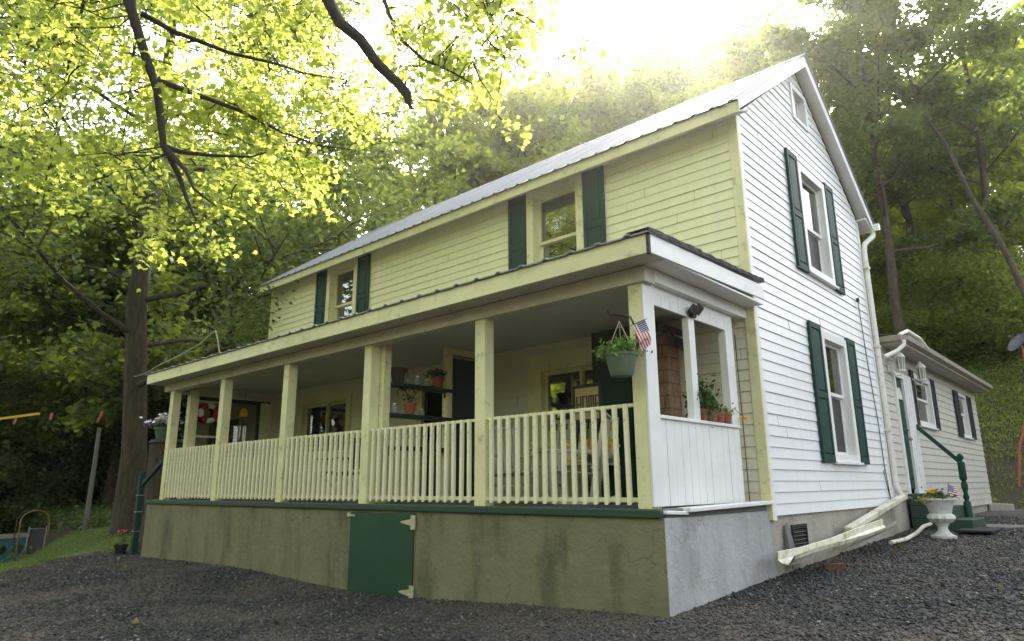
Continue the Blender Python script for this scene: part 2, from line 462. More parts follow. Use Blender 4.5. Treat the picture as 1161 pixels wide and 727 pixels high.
def ground_mat():
    m, N, L, P = nt('forest_floor')
    P.inputs['Roughness'].default_value = 1
    v = coords(N, L)
    a = ramp(N, L, noise(N, L, v, .35, 6, .6), [(.35, (.045, .032, .02)), (.55, (.05, .05, .022)), (.7, (.045, .075, .02))])
    b = ramp(N, L, noise(N, L, v, 9, 8, .75), [(.35, (.03, .02, .012)), (.65, (.09, .06, .035))])
    col = mixc(N, L, .5, a, b)
    L.new(col, P.inputs['Base Color'])
    bump(N, L, P, noise(N, L, v, 12, 8, .7), .8, .05)
    return m
xs = np.concatenate([np.arange(-110, -30, 4.0), np.arange(-30, 16, .8), np.arange(16, 70, 4.0)])
ys = np.concatenate([np.arange(-70, -16, 4.0), np.arange(-16, 40, .8), np.arange(40, 121, 4.0)])
tag(grid('ground', xs, ys, ground_mat()), 'brown forest floor and hillside around the farmhouse', 'ground', kind='structure')

def gravel_mat(name, stones=False):
    m, N, L, P = nt(name)
    P.inputs['Roughness'].default_value = .9 if not stones else .75
    v = coords(N, L)
    if stones:
        geo = N.new('ShaderNodeNewGeometry')
        col = ramp(N, L, geo.outputs['Random Per Island'], [(0, (.015, .015, .016)), (.5, (.038, .037, .037)), (.88, (.070, .068, .065)), (.97, (.14, .125, .10)), (1, (.26, .24, .20))])
    else:
        vo = N.new('ShaderNodeTexVoronoi'); vo.inputs['Scale'].default_value = 26; L.new(v, vo.inputs['Vector'])
        bw = N.new('ShaderNodeRGBToBW'); L.new(vo.outputs['Color'], bw.inputs[0])
        col = ramp(N, L, bw.outputs[0], [(0.1, (.018, .018, .02)), (.6, (.05, .05, .054)), (.95, (.12, .115, .11))])
        dk = ramp(N, L, vo.outputs['Distance'], [(.25, (1, 1, 1)), (.75, (.25, .25, .25))])
        col = mixc(N, L, 1.0, col, dk, 'MULTIPLY')
        bump(N, L, P, vo.outputs['Distance'], -1.0, .03)
    patch = ramp(N, L, noise(N, L, v, .5, 6, .65), [(.44, (0, 0, 0)), (.60, (.7, .7, .7))])
    col = mixc(N, L, patch, col, (.125, .10, .075) if not stones else (.105, .088, .068))
    L.new(col, P.inputs['Base Color'])
    return m
dk = tag(grid('gravel_drive', np.arange(-14, 14.01, .16), np.arange(-15, 17, .16), gravel_mat('gravel_bed'), .02, in_drive), 'dark crushed gravel drive in front of the porch', 'drive', kind='structure')

def lawn_keep(x, y):
    return (x < drive_edge(y) + .25) & (x > -19.5 - .8 * np.sin(y * 1.7)) & (y > -14) & (y < 4.5) & ~((x > -10.7) & (y > .2))
lawn_m = pm('lawn_turf', (.045, .075, .014), (.07, .10, .02), 1.4, 1, bmp=.6, bscale=40, bdist=.03, dirt=((.06, .045, .02), 5, .6, .8))
tag(grid('lawn', np.arange(-30, -5, .4), np.arange(-14, 7, .4), lawn_m, .03, lawn_keep), 'sloping strip of green lawn left of the gravel', 'lawn', kind='structure')

# loose stones over the gravel bed (one mesh)
def stones(n):
    cam = np.array([2.92, -5.01])
    u = rng.random(n); dist = 2.0 + 15.0 * u ** 1.25
    az = np.radians(rng.uniform(-84, -2, n))
    x = cam[0] + dist * np.sin(az); y = cam[1] + dist * np.cos(az)
    ok = in_drive(x, y) & ~((x > -10.6) & (x < .02) & (y > -.02))
    x = x[ok]; y = y[ok]; dist = dist[ok]; n = len(x)
    r = (.004 + .0085 * rng.random(n) ** 1.9) * (1 + np.maximum(0, dist - 4) * .055)
    base = np.array([[-1, -1, -.55], [1, -1, -.6], [1, 1, -.5], [-1, 1, -.6], [-.7, -.75, .6], [.8, -.6, .5], [.65, .8, .65], [-.75, .7, .5]])
    th = rng.uniform(0, TAU, n); c, s = np.cos(th), np.sin(th)
    B = base[None] + rng.normal(0, .22, (n, 8, 3))
    B *= np.stack([rng.uniform(.8, 1.4, n), rng.uniform(.7, 1.1, n), rng.uniform(.5, .95, n)], 1)[:, None, :]
    tl = rng.normal(0, .45, n)
    Bz = B[:, :, 2] + B[:, :, 0] * tl[:, None]
    X = (B[:, :, 0] * c[:, None] - B[:, :, 1] * s[:, None]) * r[:, None] + x[:, None]
    Y = (B[:, :, 0] * s[:, None] + B[:, :, 1] * c[:, None]) * r[:, None] + y[:, None]
    Z = Bz * r[:, None] + (H(x, y) + .022 + r * .35)[:, None]
    V = np.stack([X, Y, Z], -1).reshape(-1, 3)
    q = np.array([[0, 3, 2, 1], [4, 5, 6, 7], [0, 1, 5, 4], [1, 2, 6, 5], [2, 3, 7, 6], [3, 0, 4, 7]])
    F = (q[None] + 8 * np.arange(n)[:, None, None]).reshape(-1, 4)
    o = np_mesh('gravel', V, F, gravel_mat('gravel_stone', True))
    return tag(o, 'loose dark grey gravel stones covering the drive', 'gravel', kind='stuff')
stones(170000)

# ------------------------------------------------------------------ leaves and trees
def quads(C, size, up=.55, aspect=.62):
    """small bent leaf quads at centres C"""
    n = len(C)
    nrm = rng.normal(0, 1, (n, 3)); nrm[:, 2] = np.abs(nrm[:, 2]) + up
    nrm /= np.linalg.norm(nrm, axis=1)[:, None]
    a = rng.normal(0, 1, (n, 3)); a -= nrm * (a * nrm).sum(1)[:, None]; a /= np.linalg.norm(a, axis=1)[:, None]
    b = np.cross(nrm, a)
    s = size * rng.uniform(.6, 1.3, n)[:, None]
    V = np.stack([C - a * s * .5, C + b * s * aspect * .5 + nrm * s * .08, C + a * s * .5, C - b * s * aspect * .5 + nrm * s * .08], 1).reshape(-1, 3)
    F = np.arange(4 * n).reshape(-1, 4)
    return V, F

MAPLE = np.array([(0, -.50), (.10, -.30), (.42, -.34), (.34, -.14), (.56, .10), (.30, .10), (.24, .22), (.0, .62), (-.24, .22), (-.30, .10), (-.56, .10), (-.34, -.14), (-.42, -.34), (-.10, -.30)])
def maple_leaves(C, size):
    n = len(C); k = len(MAPLE)
    nrm = rng.normal(0, .75, (n, 3)); nrm[:, 2] += .8
    nrm /= np.linalg.norm(nrm, axis=1)[:, None]
    a = rng.normal(0, 1, (n, 3)); a[:, 2] -= .5; a -= nrm * (a * nrm).sum(1)[:, None]; a /= np.linalg.norm(a, axis=1)[:, None]
    b = np.cross(nrm, a)
    s = size * rng.uniform(.55, 1.25, n)[:, None, None]
    droop = -.25 * (MAPLE ** 2).sum(1)
    V = C[:, None, :] + s * (b[:, None, :] * MAPLE[None, :, :1] + a[:, None, :] * MAPLE[None, :, 1:] + nrm[:, None, :] * droop[None, :, None])
    F = np.arange(n * k).reshape(n, k)
    return V.reshape(-1, 3), F

def wander(p, d, length, n, wob, lift):
    pts = [Vector(p)]; d = Vector(d).normalized()
    for i in range(n):
        d = (d + Vector((random.gauss(0, wob), random.gauss(0, wob), random.gauss(0, wob) + lift))).normalized()
        pts.append(pts[-1] + d * (length / n))
    return pts

def lerp_path(pts, t):
    k = t * (len(pts) - 1); i = min(int(k), len(pts) - 2); f = k - i
    return pts[i] * (1 - f) + pts[i + 1] * f, (pts[i + 1] - pts[i]).normalized()

def tree_parts(seed, height, r0, base, crad, nlimb=13, nleaf=36000, lsize=.15, lean=(0, 0), twig=4, clump=.55, shape='oval', limb=.38):
    """returns (wood MB, leaf centres)"""
    random.seed(seed); global rng
    rng = np.random.default_rng(seed + 100)
    W = MB()
    tr = [Vector((0, 0, -.25))]; x = y = 0
    n = 9
    for i in range(1, n + 1):
        x += random.gauss(0, .09) + lean[0] * height / n; y += random.gauss(0, .09) + lean[1] * height / n
        tr.append(Vector((x, y, height * .93 * i / n)))
    rad = [r0 * (1.45 if i == 0 else 1) * (1 - .86 * (i / n)) ** .9 for i in range(n + 1)]
    W.tube(tr, rad, 9)
    tips = []
    for k in range(nlimb):
        t = base + (.97 - base) * (k + random.random() * .7) / nlimb
        p, d = lerp_path(tr, t)
        u = (t - base) / (1 - base)
        prof = math.sin(math.pi * min(1, .22 + .78 * u) ** .8) if shape == 'oval' else (1 - .85 * u)
        ln = crad * (.45 + .65 * prof) * random.uniform(.75, 1.15)
        az = k * 2.4 + random.gauss(0, .4)
        el = .15 + .75 * u + random.gauss(0, .12)
        dirv = Vector((math.cos(az) * math.cos(el), math.sin(az) * math.cos(el), math.sin(el)))
        lp = wander(p, dirv, ln, 6, .16, .04)
        r1 = max(.02, r0 * limb * (1 - .6 * u))
        W.tube(lp, [r1 * (1 - .85 * i / 6) for i in range(7)], 6, cap=False)
        for j in range(twig + 2):
            tt = .3 + .7 * (j + random.random()) / (twig + 2)
            q, qd = lerp_path(lp, min(tt, 1))
            sd = (qd + Vector((random.gauss(0, .7), random.gauss(0, .7), random.gauss(.1, .4)))).normalized()
            sl = ln * random.uniform(.25, .5)
            sp = wander(q, sd, sl, 4, .2, .02)
            W.tube(sp, [r1 * .35 * (1 - .8 * i / 4) for i in range(5)], 4, cap=False)
            for f in (.45, .75, 1.0):
                c, _ = lerp_path(sp, f)
                tips.append((c, sl * .5 + .25))
    tips_a = np.array([t[0][:] for t in tips]); tr_r = np.array([t[1] for t in tips])
    idx = rng.integers(0, len(tips_a), nleaf)
    g = rng.normal(0, 1, (nleaf, 3)); g *= (tr_r[idx] * clump)[:, None]; g[:, 2] *= .5
    C = tips_a[idx] + g
    return W, C

TREE_BANK = {}
def make_tree(key, name, label, cat, loc, group, leafmat, barkmat, **kw):
    t = thing(name, label, cat, loc, group)
    lsize = kw.pop('lsize', .15); kw.setdefault('nleaf', 30000)
    W, C = tree_parts(**kw)
    off = Vector(loc)
    W.v = [Vector(v) + off for v in W.v]
    W.build('trunk', barkmat, t, smooth=True)
    V, F = quads(C, lsize)
    np_mesh('crown', V, F, leafmat, t)
    return t

# ------------------------------------------------------------------ the farmhouse
XL, XR, YF, YB, YA = -10.53, .02, 2.1, 6.66, 4.38
def wl(mb, wall, u0, u1, d0, d1, z0, z1):
    """box in wall coordinates: u along the wall, d outwards"""
    if wall == 'front': mb.box(u0, u1, YF - d1, YF - d0, z0, z1)
    elif wall == 'gable': mb.box(XR + d0, XR + d1, u0, u1, z0, z1)
    elif wall == 'back': mb.box(u0, u1, YB + d0, YB + d1, z0, z1)
    return mb
def wp(wall, u, d, z):
    return {'front': (u, YF - d, z), 'gable': (XR + d, u, z), 'left': (XL - d, u, z), 'back': (u, YB + d, z)}[wall]

def siding(name, mat, parent, wall, z0, z1, xl, xr, holes=(), e=.117, depth=.0125):
    mb = MB(); z = z0
    while z < z1 - 1e-4:
        zt = min(z + e, z1)
        o_ = random.uniform(0, 3.6); joints = [-12 + o_ + 3.66 * q for q in range(9)]; jit = [random.uniform(-.0016, .0026) for _ in range(6)]
        zs = sorted({z, zt} | {h for q in holes for h in (q[2], q[3]) if z + 1e-4 < h < zt - 1e-4})
        for a, b in zip(zs, zs[1:]):
            cuts = sorted((q[0], q[1]) for q in holes if q[2] < (a + b) / 2 < q[3])
            segs = []; cur = None
            for c0, c1 in cuts:
                segs.append((cur, c0)); cur = c1
            segs.append((cur, None))
            for s0, s1 in segs:
                a0 = xl(a) if s0 is None else s0; b0 = xl(b) if s0 is None else s0
                a1 = xr(a) if s1 is None else s1; b1 = xr(b) if s1 is None else s1
                if a1 - a0 < 1e-3 and b1 - b0 < 1e-3: continue
                js = [j for j in joints if a0 + .15 < j < a1 - .15]
                us = [(a0, b0)] + [(j, j) for j in js] + [(a1, b1)]
                for k, (l_, r_) in enumerate(zip(us, us[1:])):
                    wv = jit[k % 6]; dz = wv * .6
                    da = depth * (1 - (a - z) / e) + .003 + wv; db = depth * (1 - (b - z) / e) + .003 + wv
                    g0 = .0016 if k else 0; g1 = .0016 if k < len(us) - 2 else 0
                    mb.add([wp(wall, l_[0] + g0, da, a + (dz if a == z else 0)), wp(wall, r_[0] - g1, da, a + (dz if a == z else 0)), wp(wall, r_[1] - g1, db, b), wp(wall, l_[1] + g0, db, b)], [(0, 1, 2, 3)])
                    if a == z:
                        mb.add([wp(wall, l_[0] + g0, .0005, a + dz), wp(wall, r_[0] - g1, .0005, a + dz), wp(wall, r_[0] - g1, da, a + dz), wp(wall, l_[0] + g0, da, a + dz)], [(0, 1, 2, 3)])
        z = zt
    return mb.build(name, mat, parent)

def window(parent, wall, u0, u1, z0, z1, tw, trim, style='hung', meet=None, rec=.05, proud=.035, screen=False, sill=True):
    """casing with trim width tw; sash and panes inside"""
    mb = MB()
    wl(mb, wall, u0, u0 + tw, 0, proud, z0, z1); wl(mb, wall, u1 - tw, u1, 0, proud, z0, z1)
    wl(mb, wall, u0 + tw, u1 - tw, 0, proud - .003, z1 - tw, z1); wl(mb, wall, u0 + tw, u1 - tw, 0, proud - .003, z0, z0 + tw * .8)
    # reveal
    a0, a1, b0, b1 = u0 + tw, u1 - tw, z0 + tw * .8, z1 - tw
    wl(mb, wall, a0 - .02, a0, -.16, -.001, b0, b1); wl(mb, wall, a1, a1 + .02, -.16, -.001, b0, b1)
    wl(mb, wall, a0 - .02, a1 + .02, -.16, -.002, b1, b1 + .02); wl(mb, wall, a0 - .02, a1 + .02, -.16, -.002, b0 - .02, b0)
    if sill: wl(mb, wall, u0 - .03, u1 + .03, 0, proud + .03, z0 - .035, z0 - .003)
    w = mb.build('window', trim, parent, bevel=.004)
    s = MB(); f = .045
    m = meet if meet else (b0 + b1) / 2
    if style == 'hung':
        for zz0, zz1, dd in ((m, b1, -rec), (b0, m + .03, -rec - .035)):
            wl(s, wall, a0, a0 + f, dd - .03, dd, zz0, zz1); wl(s, wall, a1 - f, a1, dd - .03, dd, zz0, zz1)
            wl(s, wall, a0 + f, a1 - f, dd - .03, dd - .002, zz1 - f, zz1); wl(s, wall, a0 + f, a1 - f, dd - .03, dd - .002, zz0, zz0 + f)
        s.build('sash', trim, w)
        p = MB(); wl(p, wall, a0 + f - .005, a1 - f + .005, -rec - .018, -rec - .012, m + f - .005, b1 - f + .005); p.build('pane', M['glass'], w)
        p = MB(); wl(p, wall, a0 + f - .005, a1 - f + .005, -rec - .053, -rec - .047, b0 + f - .005, m + .03 - f + .005)
        p.build('pane', M['screen'] if screen else M['glass'], w)
    else:
        c = (a0 + a1) / 2
        for uu0, uu1, dd in ((a0, c + .02, -rec), (c - .02, a1, -rec - .035)):
            wl(s, wall, uu0, uu0 + f, dd - .03, dd, b0, b1); wl(s, wall, uu1 - f, uu1, dd - .03, dd, b0, b1)
            wl(s, wall, uu0 + f, uu1 - f, dd - .03, dd - .002, b1 - f, b1); wl(s, wall, uu0 + f, uu1 - f, dd - .03, dd - .002, b0, b0 + f)
        s.build('sash', trim, w)
        for uu0, uu1, dd in ((a0 + f, c - f + .02, -rec - .015), (c + f - .02, a1 - f, -rec - .05)):
            p = MB(); wl(p, wall, uu0 - .004, uu1 + .004, dd - .006, dd, b0 + f - .004, b1 - f + .004); p.build('pane', M['glass'], w)
    return w

def shutter(parent, wall, u0, u1, z0, z1, mat, d=.02):
    mb = MB(); st = .055; mid = z0 + (z1 - z0) * .47
    wl(mb, wall, u0, u1, d, d + .018, z0, z1)
    wl(mb, wall, u0, u0 + st, d + .018, d + .034, z0, z1); wl(mb, wall, u1 - st, u1, d + .018, d + .034, z0, z1)
    for a, b in ((z0, z0 + .09), (mid - .04, mid + .04), (z1 - .08, z1)):
        wl(mb, wall, u0 + st, u1 - st, d + .018, d + .033, a, b)
    for a, b in ((z0 + .09, mid - .04), (mid + .04, z1 - .08)):
        g = .022
        wl(mb, wall, u0 + st + g, u1 - st - g, d + .018, d + .029, a + g, b - g)
    return mb.build('shutter', mat, parent, bevel=.004)

house = thing('farmhouse', 'white two-storey farmhouse with metal roof, long front porch and dark green shutters', 'house', (-5.2, 2.1, -.9))
SL = .725
def zroof(y): return 4.44 + (SL * (min(y, 2 * YA - y) - YF))

# window openings: (u0,u1,z0,z1,tw)
FW = [(-8.365, -7.36, 2.92, 4.42, .11), (-3.185, -2.175, 2.92, 4.42, .12)]
PW = [(-9.1, -7.38, .72, 1.90, .14), (-3.2, -1.50, .70, 1.97, .24)]
GW = [(3.955, 5.03, 2.95, 4.52, .11), (4.13, 5.16, .50, 2.19, .11)]
AT = (4.08, 4.69, 5.24, 5.80, .07)
ins = lambda w: (w[0] + .03, w[1] - .03, w[2] + .03, w[3] - .03)
siding('front_wall', M['siding_front'], house, 'front', 2.133, 4.45, lambda z: XL, lambda z: XR, [ins(w) for w in FW])
siding('porch_wall', M['siding_porch'], house, 'front', -.09, 2.133, lambda z: XL, lambda z: XR, [ins(w) for w in PW] + [(-5.47, -4.63, -.05, 1.83)])
gl = lambda z: YF if z < 4.44 else YF + (z - 4.44) / SL
siding('gable_wall', M['siding_gable'], house, 'gable', -.09, 6.09, gl, lambda z: 2 * YA - gl(z), [ins(w) for w in GW] + [ins(AT)])
siding('left_wall', M['siding_ext'], house, 'left', -.09, 6.09, gl, lambda z: 2 * YA - gl(z))
siding('back_wall', M['siding_ext'], house, 'back', -.09, 4.45, lambda z: XL, lambda z: XR)
# inner lining so that nothing shows through the siding
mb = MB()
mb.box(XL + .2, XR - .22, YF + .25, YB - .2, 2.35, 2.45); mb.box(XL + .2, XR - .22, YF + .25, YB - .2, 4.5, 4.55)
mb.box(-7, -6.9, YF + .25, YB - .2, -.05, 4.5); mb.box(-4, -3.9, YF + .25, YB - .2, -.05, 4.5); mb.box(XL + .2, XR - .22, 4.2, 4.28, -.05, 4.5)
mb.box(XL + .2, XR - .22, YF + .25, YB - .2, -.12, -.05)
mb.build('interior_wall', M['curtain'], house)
# corner boards
mb = MB()
mb.box(XR - .09, XR + .022, YF - .024, YF + .001, -.13, 4.44)
mb.build('corner_trim', M['trim_tinted'], house, bevel=.003)
mb = MB()
mb.box(XR + .001, XR + .024, YF - .0, YF + .075, -.135, 4.42); mb.build('corner_trim', M['trim_white'], house, bevel=.003); mb = MB(); mb.box(XR + .001, XR + .024, YB - .07, YB + .02, -.1, 4.4)
mb.build('corner_trim', M['trim_white'], house, bevel=.003)
mb = MB(); mb.box(XL - .022, XL + .09, YF - .024, YF + .001, -.1, 4.43); mb.build('corner_trim', M['trim_tinted'], house, bevel=.003)
# lower walls under the siding
mb = MB(); mb.box(XL + .03, XR - .03, YF + .02, YF + .22, -1.2, -.06); mb.box(XR - .22, XR - .015, YF, YB - .03, -1.2, -.065); mb.box(XL + .03, XR - .03, YB - .25, YB - .05, -1.2, -.06); mb.box(XL + .02, XL + .2, YF + .2, YB - .2, -1.2, -.06)
mb.build('foundation', M['block'], house, bevel=.006)
for (a, b, c, d) in ((2.6, 3.03, -.44, -.20), (5.36, 5.72, -.235, -.145)):
    mb = MB(); x0 = XR - .014
    mb.box(x0, x0 + .02, a, b, d - .03, d); mb.box(x0, x0 + .02, a, b, c, c + .03); mb.box(x0, x0 + .02, a, a + .03, c + .03, d - .03); mb.box(x0, x0 + .02, b - .03, b, c + .03, d - .03)
    mb.box(x0 - .004, x0 + .004, a + .03, b - .03, c + .03, d - .03)
    n = int((d - c) / .045)
    for k in range(n): mb.bar((x0 + .008, a + .03, c + .035 + k * .04), (x0 + .008, b - .03, c + .035 + k * .04), .006, .022, up=(1, 0, 1))
    mb.build('vent', M['dark'], house)
# windows and shutters
for w in FW: window(house, 'front', w[0], w[1], w[2], w[3], w[4], M['trim_tinted'], meet=3.60, rec=.09, proud=.05)
window(house, 'front', *PW[0][:4], PW[0][4], M['trim_tinted'], style='slide', rec=.04, proud=.045)
window(house, 'front', *PW[1][:4], PW[1][4], M['trim_tinted'], style='slide', rec=.04, proud=.05)
window(house, 'gable', *GW[0][:4], GW[0][4], M['trim_white'], meet=3.66, rec=.04, proud=.045, screen=True)
window(house, 'gable', *GW[1][:4], GW[1][4], M['trim_white'], meet=1.36, rec=.04, proud=.045, screen=True)
window(house, 'gable', *AT[:4], AT[4], M['trim_white'], style='slide', rec=.03, sill=False)
for u0, u1 in ((-8.74, -8.385), (-7.345, -6.99), (-3.54, -3.20), (-2.165, -1.825)): shutter(house, 'front', u0, u1, 2.9, 4.40, M['green'])
for u0, u1, a, b in ((3.57, 3.945, 2.90, 4.57), (5.04, 5.40, 2.90, 4.57), (3.70, 4.115, .48, 2.235), (5.175, 5.54, .48, 2.235)): shutter(house, 'gable', u0, u1, a, b, M['green'])

# main roof
def ribbed(mb, x0, x1, pt, n, pitch=.23, h=.02, th=.012):
    """pt(t) -> (y,z) along the slope for t in 0..1 ; n cross strips"""
    prof = []; x = x0
    while x < x1 - 1e-6:
        for dx, dz in ((0, 0), (pitch * .72, 0), (pitch * .78, h), (pitch * .92, h)):
            if x + dx < x1: prof.append((x + dx, dz))
        x += pitch
    prof.append((x1, 0))
    rows = []
    for j in range(n + 1):
        y, z = pt(j / n)
        rows.append([(px, y, z + dz) for px, dz in prof])
    k = len(prof)
    vs = [p for r in rows for p in r] + [(p[0], p[1], p[2] - th) for r in rows for p in r]
    fs = []
    off = k * (n + 1)
    for j in range(n):
        for i in range(k - 1):
            a = j * k + i
            fs.append((a, a + 1, a + 1 + k, a + k)); fs.append((off + a, off + a + k, off + a + k + 1, off + a + 1))
    for i in range(k - 1):
        fs.append((i, off + i, off + i + 1, i + 1)); a = n * k + i; fs.append((a, a + 1, off + a + 1, off + a))
    for j in range(n):
        a = j * k; fs.append((a, a + k, off + a + k, off + a)); a = j * k + k - 1; fs.append((a, off + a, off + a + k, a + k))
    mb.add(vs, fs)
RX0, RX1 = -10.66, .22
E0 = (1.765, 4.425); RG = (YA, 6.30)
mb = MB()
ribbed(mb, RX0, RX1, lambda t: (E0[0] + (RG[0] - E0[0]) * t, E0[1] + (RG[1] - E0[1]) * t), 6)
roof = mb.build('roof', M['roof'], house)
mb = MB()
ribbed(mb, RX0, RX1, lambda t: (2 * YA - E0[0] + (RG[0] - 2 * YA + E0[0]) * t, E0[1] + (RG[1] - E0[1]) * t), 6)
mb.build('roof', M['roof'], house)
mb = MB(); mb.prism([(RX0, YA - .12, 6.235), (RX0, YA, 6.335), (RX0, YA + .12, 6.235), (RX0, YA, 6.32)], (RX1 - RX0 + .01, 0, 0)); mb.build('ridge_cap', M['roof'], roof)
mb = MB(); mb.box(-10.62, .196, 1.80, 1.825, 4.285, 4.425); mb.build('fascia', M['trim_tinted'], house, bevel=.003)
mb = MB(); mb.prism([(-10.6, 1.825, 4.30), (-10.6, YF + .02, 4.425), (-10.6, YF + .02, 4.445), (-10.6, 1.825, 4.32)], (10.78, 0, 0)); mb.build('soffit', M['soffit'], house)
mb = MB(); y2 = 2 * YA
mb.box(-10.62, .18, y2 - 1.825, y2 - 1.80, 4.285, 4.425); mb.prism([(-10.6, y2 - 1.825, 4.30), (-10.6, YB - .02, 4.425), (-10.6, YB - .02, 4.445), (-10.6, y2 - 1.825, 4.32)], (10.78, 0, 0)); mb.build('soffit', M['trim_white'], house)
# rake boards and the soffit under the gable overhang
mb = MB()
def zr(y): return E0[1] - .012 + (RG[1] - E0[1]) / (RG[0] - E0[0]) * ((y if y < YA else y2 - y) - E0[0])
for s in (0, 1):
    f = (lambda y: y) if s == 0 else (lambda y: y2 - y)
    mb.prism([(.178, f(1.80), zr(1.80)), (.178, f(YA), zr(YA)), (.178, f(YA), zr(YA) - .17), (.178, f(1.80), zr(1.80) - .13)], (.022, 0, 0))
mb.build('rake_board', M['trim_white'], house, bevel=.003)
mb = MB()
for s in (0, 1):
    f = (lambda y: y) if s == 0 else (lambda y: y2 - y)
    mb.prism([(XR + .003, f(1.83), zr(1.83) - .105), (XR + .003, f(YA), zr(YA) - .105), (XR + .003, f(YA), zr(YA) - .09), (XR + .003, f(1.83), zr(1.83) - .09)], (.174, 0, 0))
mb.build('soffit', M['trim_white'], house)
mb = MB()
for x, off in ((-10.62, 0),):
    for s in (0, 1):
        f = (lambda y: y) if s == 0 else (lambda y: y2 - y)
        mb.prism([(x, f(1.80), zr(1.80)), (x, f(YA), zr(YA)), (x, f(YA), zr(YA) - .17), (x, f(1.80), zr(1.80) - .13)], (.022, 0, 0))
mb.build('rake_board', M['trim_tinted'], house)
# back eave gutter and the downspout at the back corner
mb = MB(); mb.prism([(-10.5, y2 - 1.80, 4.30), (-10.5, y2 - 1.80, 4.42), (-10.5, y2 - 1.69, 4.42), (-10.5, y2 - 1.70, 4.33)], (10.78, 0, 0)); mb.build('gutter', M['white_plastic'], house)
mb = MB()
mb.tube([(.17, y2 - 1.75, 4.31), (.17, y2 - 1.78, 4.22), (.10, YB + .03, 4.02), (.085, YB + .01, 3.9), (.085, YB + .01, .22), (.10, YB + .06, .10), (.13, YB + .10, .03)], .042, 8)
for z in (3.6, 2.3, 1.0): mb.box(.03, .13, YB - .05, YB + .06, z, z + .03)
mb.build('downspout', M['white_plastic'], house, smooth=True)
# electric cable stapled down the gable
mb = MB(); mb.tube([(.052, 6.06, 2.95), (.05, 6.16, 2.0), (.052, 6.30, 1.1), (.05, 6.33, .5), (.052, 6.42, .05), (.03, 6.45, -.15)], .007, 5); mb.tube([(.052, 6.33, .42), (.055, 6.24, .40), (.052, 6.36, .12), (.05, 6.42, .02)], .006, 5)
mb.box(.04, .075, 6.03, 6.07, 2.93, 2.99); mb.build('cable', M['dark'], house)

# ---- porch
mb = MB()
mb.box(-10.55, -4.245, 0, .22, -1.3, -.035); mb.box(-3.06, 0, 0, .22, -1.3, -.035); mb.box(-4.245, -3.06, .002, .2, -.06, -.035); mb.box(-4.245, -3.06, .0, .2, -1.3, -.97)
pf = mb.build('porch_foundation', M['stucco_front'], house)
tx = bpy.data.textures.new('trowel', 'CLOUDS'); tx.noise_scale = .45; tx.noise_depth = 4
def rough(o):
    m_ = o.modifiers.new('divide', 'SUBSURF'); m_.subdivision_type = 'SIMPLE'; m_.levels = m_.render_levels = 6
    m_ = o.modifiers.new('uneven', 'DISPLACE'); m_.texture = tx; m_.strength = .026; m_.mid_level = .5; m_.texture_coords = 'GLOBAL'
rough(pf)
mb = MB(); mb.box(-.22, .004, .003, YF + .02, -1.3, -.037); rough(mb.build('porch_foundation', M['stucco_side'], house))
mb = MB(); mb.box(-10.548, -10.33, .22, YF, -1.3, -.036); mb.build('porch_foundation', M['stucco_side'], house, bevel=.012)
# cellar door with strap hinges and a latch
mb = MB(); mb.box(-4.235, -3.07, -.022, .02, -.955, -.065); cd = mb.build('cellar_door', M['green_door'], house, bevel=.004)
for z in (-.15, -.87):
    mb = MB(); mb.box(-3.10, -3.03, -.034, -.022, z - .075, z + .075)
    mb.prism([(-3.10, -.022, z + .035), (-3.10, -.022, z - .035), (-3.26, -.022, z - .010), (-3.28, -.022, z), (-3.26, -.022, z + .010)], (0, -.010, 0)); mb.build('hinge', M['brass'], cd)
mb = MB(); mb.box(-4.30, -4.25, -.02, .0, -.12, -.07); mb.bar((-4.29, -.03, -.095), (-4.14, -.03, -.10), .012, .02); mb.build('latch', M['brass'], cd)
mb = MB(); mb.box(-3.066, -3.048, -.006, .02, -.80, -.2); mb.build('jamb', pm('rusty_jamb', (.25, .13, .06), (.18, .1, .05), 9), cd)
# deck
mb = MB(); mb.box(-10.52, -.02, .06, YF - .02, -.036, .035); mb.build('porch_floor', M['floor'], house)
mb = MB(); mb.box(-10.56, -.015, -.03, .06, -.034, .030); mb.build('deck_edge', M['green_deck'], house, bevel=.008)
mb = MB()
mb.bar((-.03, .02, .012), (-.03, .38, -.005), .10, .03); mb.bar((-.01, .35, .022), (-.005, YF - .03, .045), .13, .035)
mb.build('skirt_board', M['trim_white'], house, bevel=.006)
# posts
px = [-10.03, -8.035, -6.05, -4.095, -2.112]
for x in px:
    mb = MB(); mb.box(x - .073, x + .073, .03, .17, .032, 1.98); mb.build('post', M['trim_tinted'], house, bevel=.005)
mb = MB(); mb.box(-.253, -.122, .03, .19, .032, 1.98); mb.build('post', M['trim_tinted'], house, bevel=.005)
mb = MB(); mb.box(-.121, -.098, .028, .21, .05, 1.975); mb.build('untinted_post_face', M['trim_white'], house, bevel=.004)  # added white face, keeps the painted light tint off the post's side
mb = MB(); mb.box(-10.10, -9.96, .34, .50, .035, 2.0); mb.build('post', M['trim_tinted'], house, bevel=.005)
